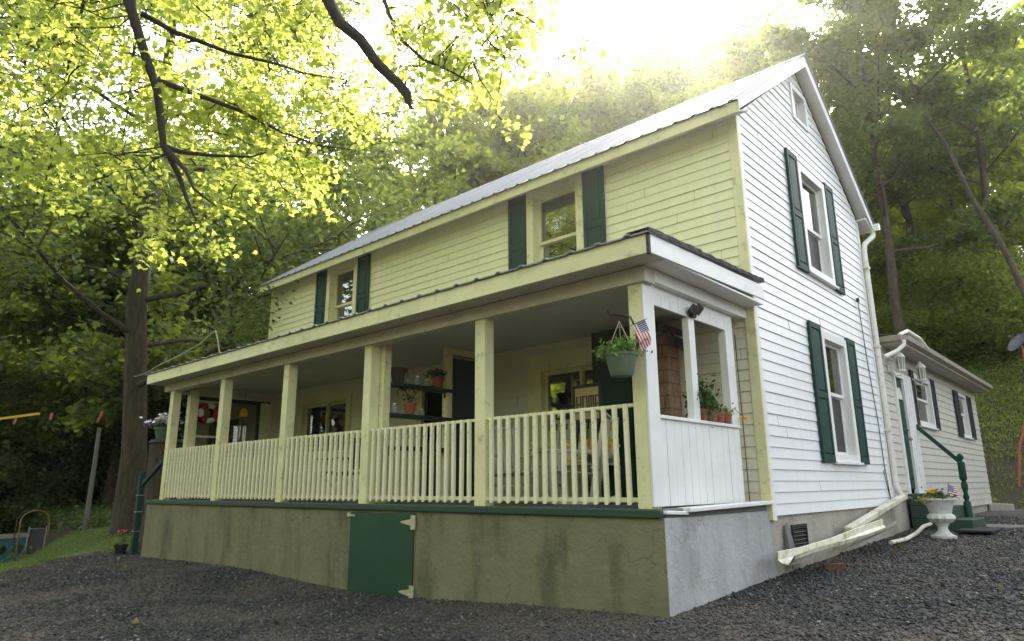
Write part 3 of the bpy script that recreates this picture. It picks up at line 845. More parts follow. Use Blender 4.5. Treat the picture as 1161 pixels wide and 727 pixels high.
# railings: rails + pickets
edges = [(-9.957, -8.108), (-7.962, -6.123), (-5.977, -4.168), (-4.022, -2.185), (-2.039, -.253)]
pk0 = None
for a, b in edges:
    mb = MB(); mb.box(a - .01, b + .01, .065, .11, .885, .915); mb.box(a - .01, b + .01, .065, .11, .085, .125)
    rl = mb.build('railing', M['rail_tinted'], house, bevel=.003)
    n = 15
    for k in range(n):
        u = a + (b - a) * (k + .75) / (n + .5)
        if pk0 is None:
            mb = MB(); mb.prism([(-.018, 0, 0), (.018, 0, .0), (.018, .035, .03), (-.018, .035, .03)], (0, 0, .86)); mb2 = MB()
            mb2.prism([(-.018, .03, .065), (-.018, .03, .912), (-.018, .064, .912), (-.018, .064, .09)], (.036, 0, 0))
            pk0 = mb2.build('picket', M['rail_tinted'], None); pk = pk0
        else:
            pk = pk0.copy(); link(pk)
        pk.parent = rl; pk.location = Vector((u, 0, 0)) - Vector(parent_world(rl))
        pk.rotation_euler = (0, random.gauss(0, .006), 0)
# beam, ceiling, soffit, roof of the porch
mb = MB(); mb.box(-10.32, -.05, -.005, .17, 1.96, 2.10); mb.build('beam', M['soffit'], house, bevel=.004)
mb = MB(); mb.box(-.17, -.052, .171, YF - .02, 1.985, 2.10); mb.build('beam', M['trim_white'], house, bevel=.004)
mb = MB(); mb.box(-10.30, -10.18, .171, YF - .02, 1.975, 2.10); mb.build('beam', M['soffit'], house, bevel=.004)
mb = MB(); mb.box(-10.2, -.17, .19, .23, 2.0, 2.035); mb.build('ceiling_trim', M['trim_tinted'], house)
mb = MB(); mb.box(-10.3, -.1, .17, YF - .01, 2.105, 2.135); mb.build('ceiling', pm('porch_ceiling', (.58, .58, .52), (.48, .48, .42), 1.2, .6, bmp=.2, bscale=9), house)
mb = MB(); mb.box(-10.42, .15, -.262, -.004, 2.105, 2.125); mb.build('soffit', M['soffit'], house)
mb = MB(); mb.box(-.052, .15, -.003, YF - .02, 2.103, 2.123); mb.build('soffit', M['trim_white'], house)
mb = MB(); mb.prism([(-10.44, -.285, 2.085), (.158, -.285, 2.095), (.158, -.285, 2.262), (-10.44, -.285, 2.262)], (0, .022, 0)); mb.build('fascia', M['trim_tinted'], house, bevel=.004)
mb = MB(); mb.prism([(.15, -.262, 2.10), (.15, YF - .03, 2.155), (.15, YF - .03, 2.31), (.15, -.262, 2.265)], (.02, 0, 0)); mb.build('fascia', M['trim_white'], house, bevel=.004); mb = MB(); mb.prism([(-10.44, -.262, 2.09), (-10.44, YF - .03, 2.13), (-10.44, YF - .03, 2.31), (-10.44, -.262, 2.265)], (.02, 0, 0)); mb.build('fascia', M['trim_white'], house, bevel=.004)
mb = MB(); ribbed(mb, -10.48, .185, lambda t: (-.315 + (YF + .3) * t, 2.275 + .085 * t), 4, pitch=.3, h=.018)
mb.build('porch_roof', M['roof'], house)
# ragged tar strip along the right end of the porch roof
random.seed(3)
vs = []; n = 34
for i in range(n + 1):
    y = -.31 + (YF + .26) * i / n; z = 2.292 + .072 * i / n
    vs += [(-.0 + random.uniform(-.05, .03), y, z + .012), (.19 + random.uniform(-.004, .012), y, z + .012 + random.uniform(-.004, .009)), (.192 + random.uniform(0, .005), y, z - .014 - random.random() ** 2 * .03)]
mb = MB(); mb.add(vs, [q for i in range(n) for q in ((3 * i, 3 * i + 1, 3 * i + 4, 3 * i + 3), (3 * i + 1, 3 * i + 2, 3 * i + 5, 3 * i + 4))])
mb.box(.150, .176, -.293, -.263, 2.085, 2.29)
mb.build('tar_edge', M['tar'], house)
# side panel of vertical boards, its posts and frieze
mb = MB(); y = .21
while y < 1.83:
    y1 = min(y + .135, 1.835); mb.box(-.155, -.128 + random.uniform(-.002, .002), y + .0035, y1 - .0015, .05, .785); y = y1
mb.box(-.17, -.152, .21, 1.83, .05, .78)
mb.build('side_panel', M['trim_white'], house, bevel=.003)
mb = MB(); mb.box(-.19, -.105, .20, 1.84, .786, .816); mb.build('side_sill', M['trim_white'], house, bevel=.004)
mb = MB(); y = .21
while y < 1.85:
    y1 = min(y + .16, 1.85); mb.box(-.15, -.122, y + .003, y1 - .001, 1.80, 1.99); y = y1
mb.build('frieze', M['trim_white'], house, bevel=.003)
mb = MB(); mb.box(-.19, -.118, .87, .985, .816, 1.80); mb.build('post', M['trim_white'], house, bevel=.004)
mb = MB(); mb.box(-.2, -.116, 1.66, 1.835, .816, 1.80); mb.build('post', M['trim_white'], house, bevel=.004)
mb = MB(); mb.tube([(-.10, 1.85, 1.78), (-.095, 1.856, 1.0), (-.09, 1.85, .06)], .005, 6); mb.build('cable', M['dark'], house)
# partition across the porch: posts, lintel, dark door
mb = MB(); mb.box(-4.05, -3.95, .18, .29, .035, 2.1); mb.build('post', M['trim_tinted'], house, bevel=.004)
mb = MB(); mb.box(-4.05, -3.95, 1.25, 1.345, .035, 2.1); mb.build('post', M['trim_tinted'], house, bevel=.004)
mb = MB(); mb.box(-4.03, -3.985, 1.36, 1.84, .04, 1.97); dd = mb.build('door', M['blue_door'], house, bevel=.004)
mb = MB(); mb.box(-3.985, -3.975, 1.43, 1.77, 1.1, 1.85); mb.box(-3.985, -3.975, 1.43, 1.77, .2, .95); mb.build('door_panel', M['blue_door'], dd, bevel=.004)
mb = MB(); mb.box(-4.04, -3.96, 1.345, 1.85, 2.0, 2.1); mb.box(-4.04, -3.96, 1.845, 1.93, .04, 2.1); mb.build('door_frame', M['trim_tinted'], house, bevel=.003)
mb = MB(); mb.box(-3.975, -3.95, 1.355, 1.85, 1.985, 2.0); mb.build('door_closer', M['dark'], dd)
# dark storm door in the house wall
mb = MB(); mb.box(-5.44, -4.66, YF + .02, YF + .06, -.04, 1.77); d2 = mb.build('door', M['dark'], house)
mb = MB()
wl(mb, 'front', -5.56, -5.44, -.05, .04, -.04, 1.79); wl(mb, 'front', -4.66, -4.54, -.05, .04, -.04, 1.79); wl(mb, 'front', -5.56, -4.54, -.05, .042, 1.79, 1.92); mb.build('door_frame', M['trim_tinted'], house, bevel=.004)
mb = MB(); wl(mb, 'front', -5.36, -4.74, -.028, -.02, .9, 1.68); mb.build('pane', M['glass'], d2)
# green front door leaf
mb = MB(); x0, x1, y0 = -1.97, -1.42, 1.86
mb.box(x0, x1, y0, y0 + .04, .045, 2.085)
g = mb.build('door', M['green'], house, bevel=.004)
mb = MB()
for a, b in ((.2, .95), (1.1, 1.95)):
    mb.box(x0 + .07, x1 - .07, y0 - .008, y0, a, b)
mb.build('door_panel', M['green'], g, bevel=.006)
# closed end of the porch: screen door, window, siding
mb = MB(); xe = -10.22
mb.box(xe - .04, xe, .42, .50, .04, 1.93); mb.box(xe - .04, xe, 1.06, 1.14, .04, 1.93); mb.box(xe - .04, xe, .50, 1.06, 1.86, 1.93); mb.box(xe - .04, xe, .5, 1.06, .04, .18)
sd = mb.build('screen_door', M['green'], house, bevel=.004)
mb = MB(); f = .035
mb.box(xe - .03, xe - .01, .50, .5 + f, .18, 1.86); mb.box(xe - .03, xe - .01, 1.06 - f, 1.06, .18, 1.86); mb.box(xe - .03, xe - .01, .535, 1.025, 1.82, 1.86); mb.box(xe - .03, xe - .01, .535, 1.025, 1.16, 1.20); mb.box(xe - .03, xe - .01, .535, 1.025, .18, .22); mb.build('door_frame', M['trim_white'], sd)
mb = MB(); mb.box(xe - .022, xe - .018, .535, 1.025, .22, 1.82); mb.build('pane', M['glass'], sd)
mb = MB(); mb.box(xe - .04, xe, 1.14, 1.22, .04, 1.9); mb.box(xe - .04, xe, 1.80, 1.86, .04, 1.9); mb.box(xe - .04, xe, 1.22, 1.80, 1.86, 1.90); mb.box(xe - .05, xe + .005, 1.14, YF - .02, 1.905, 1.93); ew = mb.build('window', M['dark'], house)
mb = MB(); mb.box(xe - .022, xe - .018, 1.22, 1.80, .8, 1.86); mb.build('pane', M['glass'], ew)
mb = MB(); mb.box(xe - .05, xe - .01, 1.22, 1.80, .04, .8); mb.box(xe - .05, xe - .005, 1.86, YF - .02, .04, 1.9); mb.box(xe - .05, xe - .012, .2, YF - .02, 1.935, 1.975); mb.build('end_wall', M['trim_tinted'], house, bevel=.003)

# ------------------------------------------------------------------ extension behind the house
ext = thing('house_extension', 'low white one-storey extension with shallow brown roof behind the farmhouse', 'house extension', (-2, 11, -.4))
EX, EY0, EY1, EZ = .012, YB + .03, 15.34, 2.42
ew1 = (8.98, 10.32, 1.24, 2.17, .09); ew2 = (12.95, 13.95, 1.22, 2.19, .06)
_X = XR
XR = EX
siding('wall', M['siding_ext'], ext, 'gable', -.27, EZ, lambda z: EY0, lambda z: EY1, [ins(ew1), ins(ew2), (7.62, 8.74, -.2, 2.07), (EY0 - .05, 7.60, -.28, -.02)], e=.125)
window(ext, 'gable', *ew1[:4], ew1[4], M['trim_white'], meet=1.72, rec=.03, screen=False)
window(ext, 'gable', *ew2[:4], ew2[4], M['trim_white'], meet=1.72, rec=.03, screen=True)
for u0, u1, a, b in ((8.74, 8.96, 1.22, 2.2), (10.34, 10.62, 1.22, 2.2), (12.5, 12.93, 1.2, 2.2), (13.97, 14.45, 1.2, 2.2)): shutter(ext, 'gable', u0, u1, a, b, M['black_shutter'])
mb = MB(); wl(mb, 'gable', 7.66, 8.14, -.03, .01, .13, 1.95); ed = mb.build('door', M['green'], ext, bevel=.004)
mb = MB()
for a, b in ((.3, .95), (1.05, 1.45)): wl(mb, 'gable', 7.74, 8.06, .01, .02, a, b)
mb.build('door_panel', M['green'], ed, bevel=.005)
mb = MB(); c = 7.90
mb.prism([wp('gable', c - .15, .011, 1.6)] + [wp('gable', c + .15 * math.cos(t), .011, 1.6 + .2 * math.sin(t)) for t in np.linspace(0, math.pi, 9)], (.012, 0, 0)); mb.build('pane', M['white_plastic'], ed)
mb = MB(); mb.ball((EX + .06, 8.07, .95), .032); mb.ball((EX + .04, 8.07, 1.1), .022); mb.box(EX + .01, EX + .05, 8.06, 8.08, .94, .96); mb.build('handle', M['brass'], ed, smooth=True)
mb = MB(); wl(mb, 'gable', 8.15, 8.72, -.02, .05, .05, 2.06); wl(mb, 'gable', 7.58, 7.655, -.02, .05, .05, 2.06); wl(mb, 'gable', 7.655, 8.15, -.02, .048, 1.96, 2.06); mb.build('door_frame', M['trim_white'], ext, bevel=.004)
for k in range(3):
    mb = MB(); wl(mb, 'gable', 8.22 + k * .16, 8.30 + k * .16, .05, .058, .15, 1.95); mb.build('door_trim', M['trim_white'], ext, bevel=.003)
XR = _X
mb = MB(); mb.box(-4.6, EX - .02, EY1 - .2, EY1, -.27, EZ); mb.box(-4.6, -4.4, EY0, EY1, -.27, EZ); mb.build('wall', M['siding_ext'], ext)
mb = MB(); mb.box(-4.58, EX - .03, EY0 - .02, EY1 - .03, -1.0, -.01); mb.build('foundation', M['block'], ext)
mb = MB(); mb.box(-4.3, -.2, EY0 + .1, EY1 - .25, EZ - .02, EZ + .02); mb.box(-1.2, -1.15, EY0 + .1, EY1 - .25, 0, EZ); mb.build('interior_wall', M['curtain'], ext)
mb = MB(); xo = .345; ys0 = 7.2
mb.prism([(xo, ys0, 2.545), (-2.3, ys0, 3.15), (-4.9, ys0, 2.545), (-4.9, ys0, 2.525), (-2.3, ys0, 3.12), (xo, ys0, 2.52)], (0, EY1 - ys0 + .02, 0)); er = mb.build('roof', pm('brown_shingle', (.13, .10, .08), (.08, .065, .055), 6, .85, bmp=.4, bscale=60), ext)
mb = MB(); mb.box(-4.6, -.05, EY0, ys0, 2.44, 2.62); mb.build('roof', M['tar'], ext)
mb = MB(); mb.box(EX + .01, xo - .03, ys0, EY1, 2.40, 2.42); mb.build('soffit', pm('brown_soffit', (.46, .43, .38), (.38, .35, .30), 4, .6), ext)
mb = MB(); mb.box(xo - .03, xo - .005, ys0, EY1, 2.405, 2.515); mb.box(-.3, xo - .005, ys0 - .022, ys0, 2.41, 2.56); mb.build('fascia', pm('weathered_fascia', (.50, .47, .40), (.38, .34, .28), 4, .6), ext)
mb = MB(); mb.prism([(xo - .003, ys0 - .03, 2.43), (xo - .003, ys0 - .03, 2.535), (xo + .09, ys0 - .03, 2.535), (xo + .08, ys0 - .03, 2.46)], (0, EY1 - ys0 + .06, 0)); mb.prism([(-.3, ys0 - .026, 2.44), (-.3, ys0 - .026, 2.535), (-.3, ys0 - .11, 2.535), (-.3, ys0 - .10, 2.46)], (xo + .3, 0, 0)); mb.build('gutter', pm('brown_gutter', (.38, .35, .29), (.28, .25, .2), 4, .5), ext)
mb = MB(); mb.tube([(xo + .02, ys0 - .05, 2.45), (xo + .02, ys0 - .06, 2.38), (xo - .08, ys0 - .12, 2.28), (.14, YB + .14, 2.16)], .035, 8); mb.build('downspout', M['white_plastic'], ext, smooth=True)
mb = MB(); mb.tube([(xo - .05, ys0 + .02, 2.56), (xo + .02, ys0 + .3, 2.66), (xo + .06, ys0 + .9, 2.62), (xo + .08, ys0 + 1.3, 2.50)], .03, 8); mb.build('drain_pipe', M['white_plastic'], ext, smooth=True)

# ------------------------------------------------------------------ small things
def foliage(parent, mat, c, r, n, size, zs=1.0, name='leaves', up=.3):
    C = np.array(c) + rng.normal(0, .45, (n, 3)) * np.array([r, r, r * zs])
    V, F = quads(C, size, up, .6)
    V = V - np.array(parent_world(parent))
    return np_mesh(name, V, F, mat, parent)

def flowers(parent, mat, c, r, n, size, zs=.6):
    mb = MB()
    for k in range(n):
        p = (c[0] + random.gauss(0, r * .5), c[1] + random.gauss(0, r * .5), c[2] + abs(random.gauss(0, r * zs * .5)))
        a0 = random.random() * TAU; s = size * random.uniform(.7, 1.2); tx, ty = random.gauss(0, .35), random.gauss(-.3, .35)
        ring = []
        for j in range(10):
            t = a0 + TAU * j / 10; rr = s * (1 if j % 2 == 0 else .62)
            dx, dy = rr * math.cos(t), rr * math.sin(t)
            ring.append((p[0] + dx, p[1] + dy, p[2] + .35 * rr + tx * dx - ty * dy))
        mb.add([p] + ring, [(0, 1 + j, 1 + (j + 1) % 10) for j in range(10)])
    return mb.build('flowers', mat, parent)

def pot(name, label, cat, loc, r, h, mat, group=None, plant=None, rim=True):
    t = thing(name, label, cat, loc, group)
    pr = [(r * .68, 0), (r * .93, h * .82)] + ([(r * 1.06, h * .82), (r * 1.08, h)] if rim else [(r, h)]) + [(r * .92, h), (r * .88, h * .86)]
    MB().lathe(pr, loc, 18).build('pot', mat, t, smooth=True)
    MB().lathe([(r * .9, h * .84), (r * .5, h * .9), (.001, h * .91)], loc, 14).build('soil', M['soil'], t)
    if plant:
        mat_, n, rad, sz, zs = plant
        top = (loc[0], loc[1], loc[2] + h + rad * zs * .6)
        mb = MB()
        for k in range(7):
            a = k * 2.4; mb.tube([(loc[0] + .01 * math.cos(a), loc[1] + .01 * math.sin(a), loc[2] + h * .85), (loc[0] + rad * .3 * math.cos(a), loc[1] + rad * .3 * math.sin(a), loc[2] + h + rad * zs * random.uniform(.5, 1.2))], .004, 4)
        mb.build('stems', M['leaf_herb'], t)
        foliage(t, mat_, top, rad, n, sz, zs)
    return t

# four clay pots on the side sill
zsill = .817
pot('clay_pot', 'clay pot with tall bushy basil, nearest the middle post on the side sill', 'plant pot', (-.145, 1.07, zsill), .055, .11, M['terracotta'], 'clay pots on the porch side sill', (M['leaf_herb'], 260, .14, .06, 1.5))
pot('clay_pot', 'wider clay pot with leafy seedling, second from the post on the side sill', 'plant pot', (-.145, 1.26, zsill), .068, .115, M['terracotta'], 'clay pots on the porch side sill', (M['leaf_herb'], 90, .10, .055, 1.0))
pot('clay_pot', 'clay pot with short thin sprigs, third along the side sill', 'plant pot', (-.145, 1.43, zsill), .06, .105, M['terracotta'], 'clay pots on the porch side sill', (M['leaf_mid'], 40, .09, .035, .6))
t = pot('clay_pot', 'clay pot with a leaning yellow bloom, last on the sill by the house wall', 'plant pot', (-.14, 1.575, zsill), .058, .10, M['terracotta'], 'clay pots on the porch side sill', (M['leaf_mid'], 45, .1, .035, .5))
mb = MB(); mb.tube([(-.14, 1.58, .91), (-.10, 1.68, .98), (-.06, 1.80, .90)], .004, 4); mb.build('stem', M['leaf_mid'], t)
flowers(t, M['yellow_flower'], (-.055, 1.80, .87), .03, 9, .03)
# flood light under the side frieze
t = thing('flood_light', 'black twin flood light fixed at the top of the porch side post', 'flood light', (-.10, .93, 1.82))
MB().lathe([(.035, 0), (.04, .02), (.03, .05)], (-.10, .93, 1.80), 12).build('base', M['dark'], t)
for a, b in ((-.06, .03), (.05, .05)):
    mb = MB(); mb.tube([(-.10, .93, 1.82), (-.09 + .02, .93 + a * .6, 1.84)], .01, 6); mb.bar((-.085, .93 + a - .005, 1.80 + b), (-.04, .93 + a + .02, 1.865 + b), .085, .07); mb.build('lamp_head', M['dark'], t, bevel=.008)
# hanging basket
L0 = (-.235, -.15, 1.12)
t = thing('hanging_basket', 'sage green hanging basket of bright leafy plants on the right corner post', 'hanging basket', L0)
MB().lathe([(.088, 0), (.10, .02), (.132, .17), (.142, .172), (.145, .19), (.128, .19), (.122, .165)], L0, 24).build('pot', M['pot_green'], t, smooth=True)
foliage(t, M['leaf_pot'], (-.235, -.15, 1.36), .17, 420, .045, .55); foliage(t, M['leaf_pot'], (-.37, -.16, 1.33), .11, 160, .045, .7)
mb = MB()
for a in (0, 2.1, 4.2): mb.tube([(L0[0] + .135 * math.cos(a), L0[1] + .135 * math.sin(a), L0[2] + .18), (-.24, -.15, 1.60)], .004, 4)
mb.build('hanger', M['rope'], t)
t = thing('plant_bracket', 'curled black iron bracket holding the hanging basket', 'bracket', (-.17, .03, 1.6))
mb = MB(); mb.tube([(-.17, .03, 1.42), (-.17, -.0, 1.55), (-.18, -.06, 1.64), (-.24, -.15, 1.655), (-.30, -.2, 1.66), (-.31, -.215, 1.69), (-.29, -.2, 1.70)], .009, 6); mb.box(-.185, -.155, .015, .03, 1.38, 1.6); mb.build('arm', M['dark'], t, smooth=True)

def flag_mat():
    m, N, L, P = nt('flag_cloth'); P.inputs['Roughness'].default_value = .8
    tc = N.new('ShaderNodeTexCoord'); sp = N.new('ShaderNodeSeparateXYZ'); L.new(tc.outputs['Generated'], sp.inputs[0])
    a = N.new('ShaderNodeMath'); a.operation = 'MULTIPLY'; a.inputs[1].default_value = 6.5; L.new(sp.outputs['Z'], a.inputs[0])
    b = N.new('ShaderNodeMath'); b.operation = 'FRACT'; L.new(a.outputs[0], b.inputs[0])
    c = N.new('ShaderNodeMath'); c.operation = 'GREATER_THAN'; c.inputs[1].default_value = .5; L.new(b.outputs[0], c.inputs[0])
    col = mixc(N, L, c.outputs[0], (.50, .03, .04), (.75, .72, .70))
    x = N.new('ShaderNodeMath'); x.operation = 'LESS_THAN'; x.inputs[1].default_value = .42; L.new(sp.outputs['X'], x.inputs[0])
    z = N.new('ShaderNodeMath'); z.operation = 'GREATER_THAN'; z.inputs[1].default_value = .46; L.new(sp.outputs['Z'], z.inputs[0])
    k = N.new('ShaderNodeMath'); k.operation = 'MULTIPLY'; L.new(x.outputs[0], k.inputs[0]); L.new(z.outputs[0], k.inputs[1])
    cb = N.new('ShaderNodeCombineXYZ'); L.new(sp.outputs['X'], cb.inputs[0]); L.new(sp.outputs['Z'], cb.inputs[1])
    st = N.new('ShaderNodeVectorMath'); st.operation = 'MULTIPLY'; st.inputs[1].default_value = (14, 13, 0); L.new(cb.outputs[0], st.inputs[0])
    fr = N.new('ShaderNodeVectorMath'); fr.operation = 'FRACTION'; L.new(st.outputs[0], fr.inputs[0])
    ds = N.new('ShaderNodeVectorMath'); ds.operation = 'DISTANCE'; ds.inputs[1].default_value = (.5, .5, 0); L.new(fr.outputs[0], ds.inputs[0])
    sm = N.new('ShaderNodeMath'); sm.operation = 'LESS_THAN'; sm.inputs[1].default_value = .28; L.new(ds.outputs['Value'], sm.inputs[0])
    cant = mixc(N, L, sm.outputs[0], (.03, .045, .16), (.75, .75, .75))
    L.new(mixc(N, L, k.outputs[0], col, cant), P.inputs['Base Color'])
    return m
M['flag'] = flag_mat()
def flag(label, loc, rz, ry, w, h, stick):
    t = thing('small_flag', label, 'flag', loc, None, rz)
    MB().tube([(loc[0], loc[1], loc[2] - stick), (loc[0], loc[1], loc[2] + h + .02)], .004, 6).build('stick', M['wood_grey'], t)
    mb = MB(); n = 10; vs = []
    for i in range(n + 1):
        u = i / n
        for j in range(3):
            v = j / 2
            vs.append((loc[0] + w * u * (1 - .12 * v * u), loc[1] + .02 * math.sin(u * 7 + v) * (.3 + u), loc[2] + h * v - .35 * h * u * u))
    mb.add(vs, [(3 * i + j, 3 * i + 3 + j, 3 * i + 4 + j, 3 * i + 1 + j) for i in range(n) for j in range(2)])
    mb.build('cloth', M['flag'], t, smooth=True)
    t.rotation_euler = (0, ry, rz)
    return t
flag('little striped flag drooping beside the hanging basket', (-.135, -.10, 1.56), math.radians(32), math.radians(68), .24, .11, .04)

# brick pillar with a ragged dark cover
t = thing('brick_pillar', 'brown brick pillar under a ragged dark cover, behind the porch side opening', 'brick pillar', (-1.1, 1.95, .04))
mb = MB(); mb.box(-1.34, -.89, 1.80, 2.07, .04, 1.90); mb.build('shaft', M['brick'], t, bevel=.008)
mb = MB()
n = 16; vs = []
for i in range(n + 1):
    a = math.pi * i / n; y0 = 1.74 + random.uniform(-.02, .02)
    cx = -1.2 + .46 * -math.cos(a); cz = 1.86 + .20 * math.sin(a)
    vs += [(cx, y0, cz), (cx + .0, y0, cz - .05 - random.random() * .10), (cx, 2.075, cz)]
mb.add(vs, [q for i in range(n) for q in ((3 * i, 3 * i + 3, 3 * i + 5, 3 * i + 2), (3 * i, 3 * i + 1, 3 * i + 4, 3 * i + 3))])
for k in range(9):
    y = 1.74 + k * .04; mb.add([(-.76, y, 1.84), (-.74, y + .045, 1.84), (-.742, y + .03, 1.74 - random.random() * .08), (-.765, y + .006, 1.75 - random.random() * .05)], [(0, 1, 2, 3)])
mb.build('cover', M['tar'], t)
mb = MB(); mb.box(-1.36, -.87, 1.78, 2.08, .04, .96); mb.build('base', M['dark'], t, bevel=.01)

# shelves in the partition, with pots and jars
for z, lab, y0, y1 in ((1.512, 'upper dark wall shelf carrying a wicker pot and a leafy clay pot', .285, 1.36), (1.125, 'middle dark wall shelf with the thin-stemmed clay pot on it', .285, 1.36), (.72, 'lowest dark wall shelf, seen through the pickets', .285, 1.25)):
    t = thing('wall_shelf', lab, 'shelf', (-4, .8, z), 'shelves between the porch posts')
    mb = MB(); mb.box(-4.09, -3.91, y0, y1, z - .045, z); mb.build('board', M['shelf'], t, bevel=.004)
    mb = MB()
    for y in (y0 + .01, y1 - .12): mb.bar((-4.0, y + .02, z - .046), (-4.0, y + .02, z - .12), .03, .03)
    mb.build('bracket', M['shelf'], t)
t = pot('wicker_pot', 'dark woven pot with dry strands on the upper wall shelf', 'plant pot', (-4, .44, 1.513), .105, .19, M['brown'])
mb = MB()
for k in range(14):
    a = k * .45; r = .10; mb.tube([(-4 + r * math.cos(a), .44 + r * math.sin(a), 1.70), (-4 + 1.15 * r * math.cos(a), .44 + 1.15 * r * math.sin(a), 1.71), (-4 + 1.3 * r * math.cos(a), .44 + 1.3 * r * math.sin(a), 1.70 - random.uniform(.06, .18))], .004, 4)
mb.build('strands', M['brown'], t)
pot('clay_pot', 'clay pot with round glossy leaves at the far end of the upper wall shelf', 'plant pot', (-4, 1.12, 1.513), .085, .15, M['terracotta'], None, (M['leaf_herb'], 170, .12, .055, .6))
t = pot('clay_pot', 'clay pot with one thin curling plant on the middle wall shelf', 'plant pot', (-4, .65, 1.126), .08, .15, M['terracotta'], None, (M['leaf_herb'], 40, .10, .05, .8))
mb = MB(); mb.tube([(-4, .65, 1.27), (-4, .58, 1.42), (-4, .50, 1.47), (-4, .44, 1.42), (-4, .45, 1.35)], .006, 5); mb.tube([(-4, .65, 1.27), (-4, .72, 1.38), (-4, .78, 1.46)], .005, 5); mb.build('curl', M['dark'], t)
foliage(t, M['dark'], (-4, .56, 1.45), .07, 26, .05, .4)
def jar(lab, y, z, r, h):
    t = thing('glass_jar', lab, 'jar', (-4, y, z), 'jars on the wall shelves')
    MB().lathe([(r * .9, 0), (r, h * .1), (r, h * .65), (r * .65, h * .8), (r * .68, h * .86)], (-4, y, z), 14).build('body', M['jar'], t, smooth=True)
    MB().lathe([(r * .7, h * .85), (r * .7, h), (.001, h * 1.01)], (-4, y, z), 14).build('lid', M['steel'], t)
jar('tiny jar beside the woven pot on the upper wall shelf', .60, 1.513, .028, .07)
jar('taller pale jar in the middle of the upper wall shelf', .77, 1.513, .042, .13)
jar('stout pale jar next to the clay pot on the upper wall shelf', .92, 1.513, .042, .10)
jar('domed jar at the near end of the middle wall shelf', .40, 1.126, .05, .13)
jar('small pale jar at the centre of the middle wall shelf', .85, 1.126, .04, .09)

# porch seats
def rocker(label, loc, rz, mat):
    t = thing('rocking_chair', label, 'rocking chair', (0, 0, 0), 'rocking chairs on the porch')
    for s in (-1, 1):
        x = s * .27
        mb = MB(); mb.tube([(x, -.42, .06), (x, -.2, .02), (x, .05, .012), (x, .3, .03), (x, .52, .10)], .02, 6); mb.build('rocker', mat, t)
        mb = MB(); mb.bar((x, -.22, .02), (x, -.24, .66), .045, .045); mb.build('leg', mat, t, bevel=.004)
        mb = MB(); mb.bar((x, .22, .02), (x, .42, 1.12), .045, .045); mb.build('leg', mat, t, bevel=.004)
        mb = MB(); mb.bar((x, -.30, .67), (x, .32, .64), .085, .028); mb.build('arm', mat, t, bevel=.005)
    mb = MB()
    for k in range(8): mb.bar((-.27, -.24 + k * .066, .42 - k * .006), (.27, -.24 + k * .066, .42 - k * .006), .05, .018)
    mb.build('seat', mat, t, bevel=.003)
    mb = MB()
    for k in range(7): mb.bar((-.22 + k * .073, .25, .42), (-.22 + k * .073, .41, 1.08), .036, .016)
    mb.bar((-.27, .415, 1.10), (.27, .415, 1.10), .06, .03); mb.bar((-.27, .26, .45), (.27, .26, .45), .05, .03)
    mb.build('backrest', mat, t, bevel=.003)
    mb = MB(); mb.bar((-.27, -.23, .24), (.27, -.23, .24), .025, .025); mb.bar((-.27, .26, .24), (.27, .26, .24), .025, .025); mb.build('stretcher', mat, t)
    t.location = loc; t.rotation_euler = (0, 0, rz); t.scale = (.86, .86, .82)
    return t
chair_paint = pm('chair_white_paint', (.55, .54, .47), (.45, .43, .36), 5, .5)
r1 = rocker('white slatted rocking chair behind the railing near the green door', (-1.52, .85, .036), math.radians(-62), chair_paint)
dup(r1, (-2.72, 1.15, .036), math.radians(70), 'white slatted rocking chair turned right, beside the white bench', scale=(.86, .86, .82))
t = thing('porch_bench', 'white slatted porch bench against the wall with a yellow flowered cushion', 'bench', (-2.1, 1.75, .036))
mb = MB()
for k in range(6): mb.bar((-2.62, 1.42 + k * .075, .46), (-1.60, 1.42 + k * .075, .46), .06, .02)
mb.build('seat', chair_paint, t, bevel=.003)
mb = MB()
for k in range(12): mb.bar((-2.58 + k * .085, 1.84, .46), (-2.58 + k * .085, 1.95, 1.0), .05, .016)
mb.bar((-2.62, 1.95, 1.02), (-1.60, 1.95, 1.02), .05, .05); mb.build('backrest', chair_paint, t, bevel=.003)
for x in (-2.58, -1.64):
    for y in (1.43, 1.84):
        mb = MB(); mb.box(x - .025, x + .025, y - .025, y + .025, .036, .45 if y > 1.5 else .66); mb.build('leg', chair_paint, t, bevel=.003)
    mb = MB(); mb.box(x - .04, x + .04, 1.36, 1.88, .66, .69); mb.build('arm', chair_paint, t, bevel=.004)
def cushion(label, c, rz, tilt, w=.42):
    t = thing('cushion', label, 'cushion', c)
    mb = MB(); n = 10; vs = []
    for s in (1, -1):
        for i in range(n + 1):
            for j in range(n + 1):
                u, v = i / n * 2 - 1, j / n * 2 - 1
                vs.append((c[0] + u * w / 2 * (1 - .06 * v * v), c[1] + s * .075 * max(0, (1 - u ** 4) * (1 - v ** 4)) ** .6, c[2] + v * w / 2 * (1 - .06 * u * u)))
    k = (n + 1) ** 2
    mb.add(vs, [(a * k + i * (n + 1) + j, a * k + (i + 1) * (n + 1) + j, a * k + (i + 1) * (n + 1) + j + 1, a * k + i * (n + 1) + j + 1) for a in (0, 1) for i in range(n) for j in range(n)])
    mb.build('cover', M['fabric_yellow'], t, smooth=True); t.rotation_euler = (tilt, 0, rz)
cushion('yellow flowered cushion leaning upright at the bench right end', (-1.74, 1.72, .76), math.radians(-20), math.radians(-14), .5)
cushion('yellow and white cushion lying low on the bench middle', (-2.10, 1.64, .62), math.radians(10), math.radians(-32), .36)
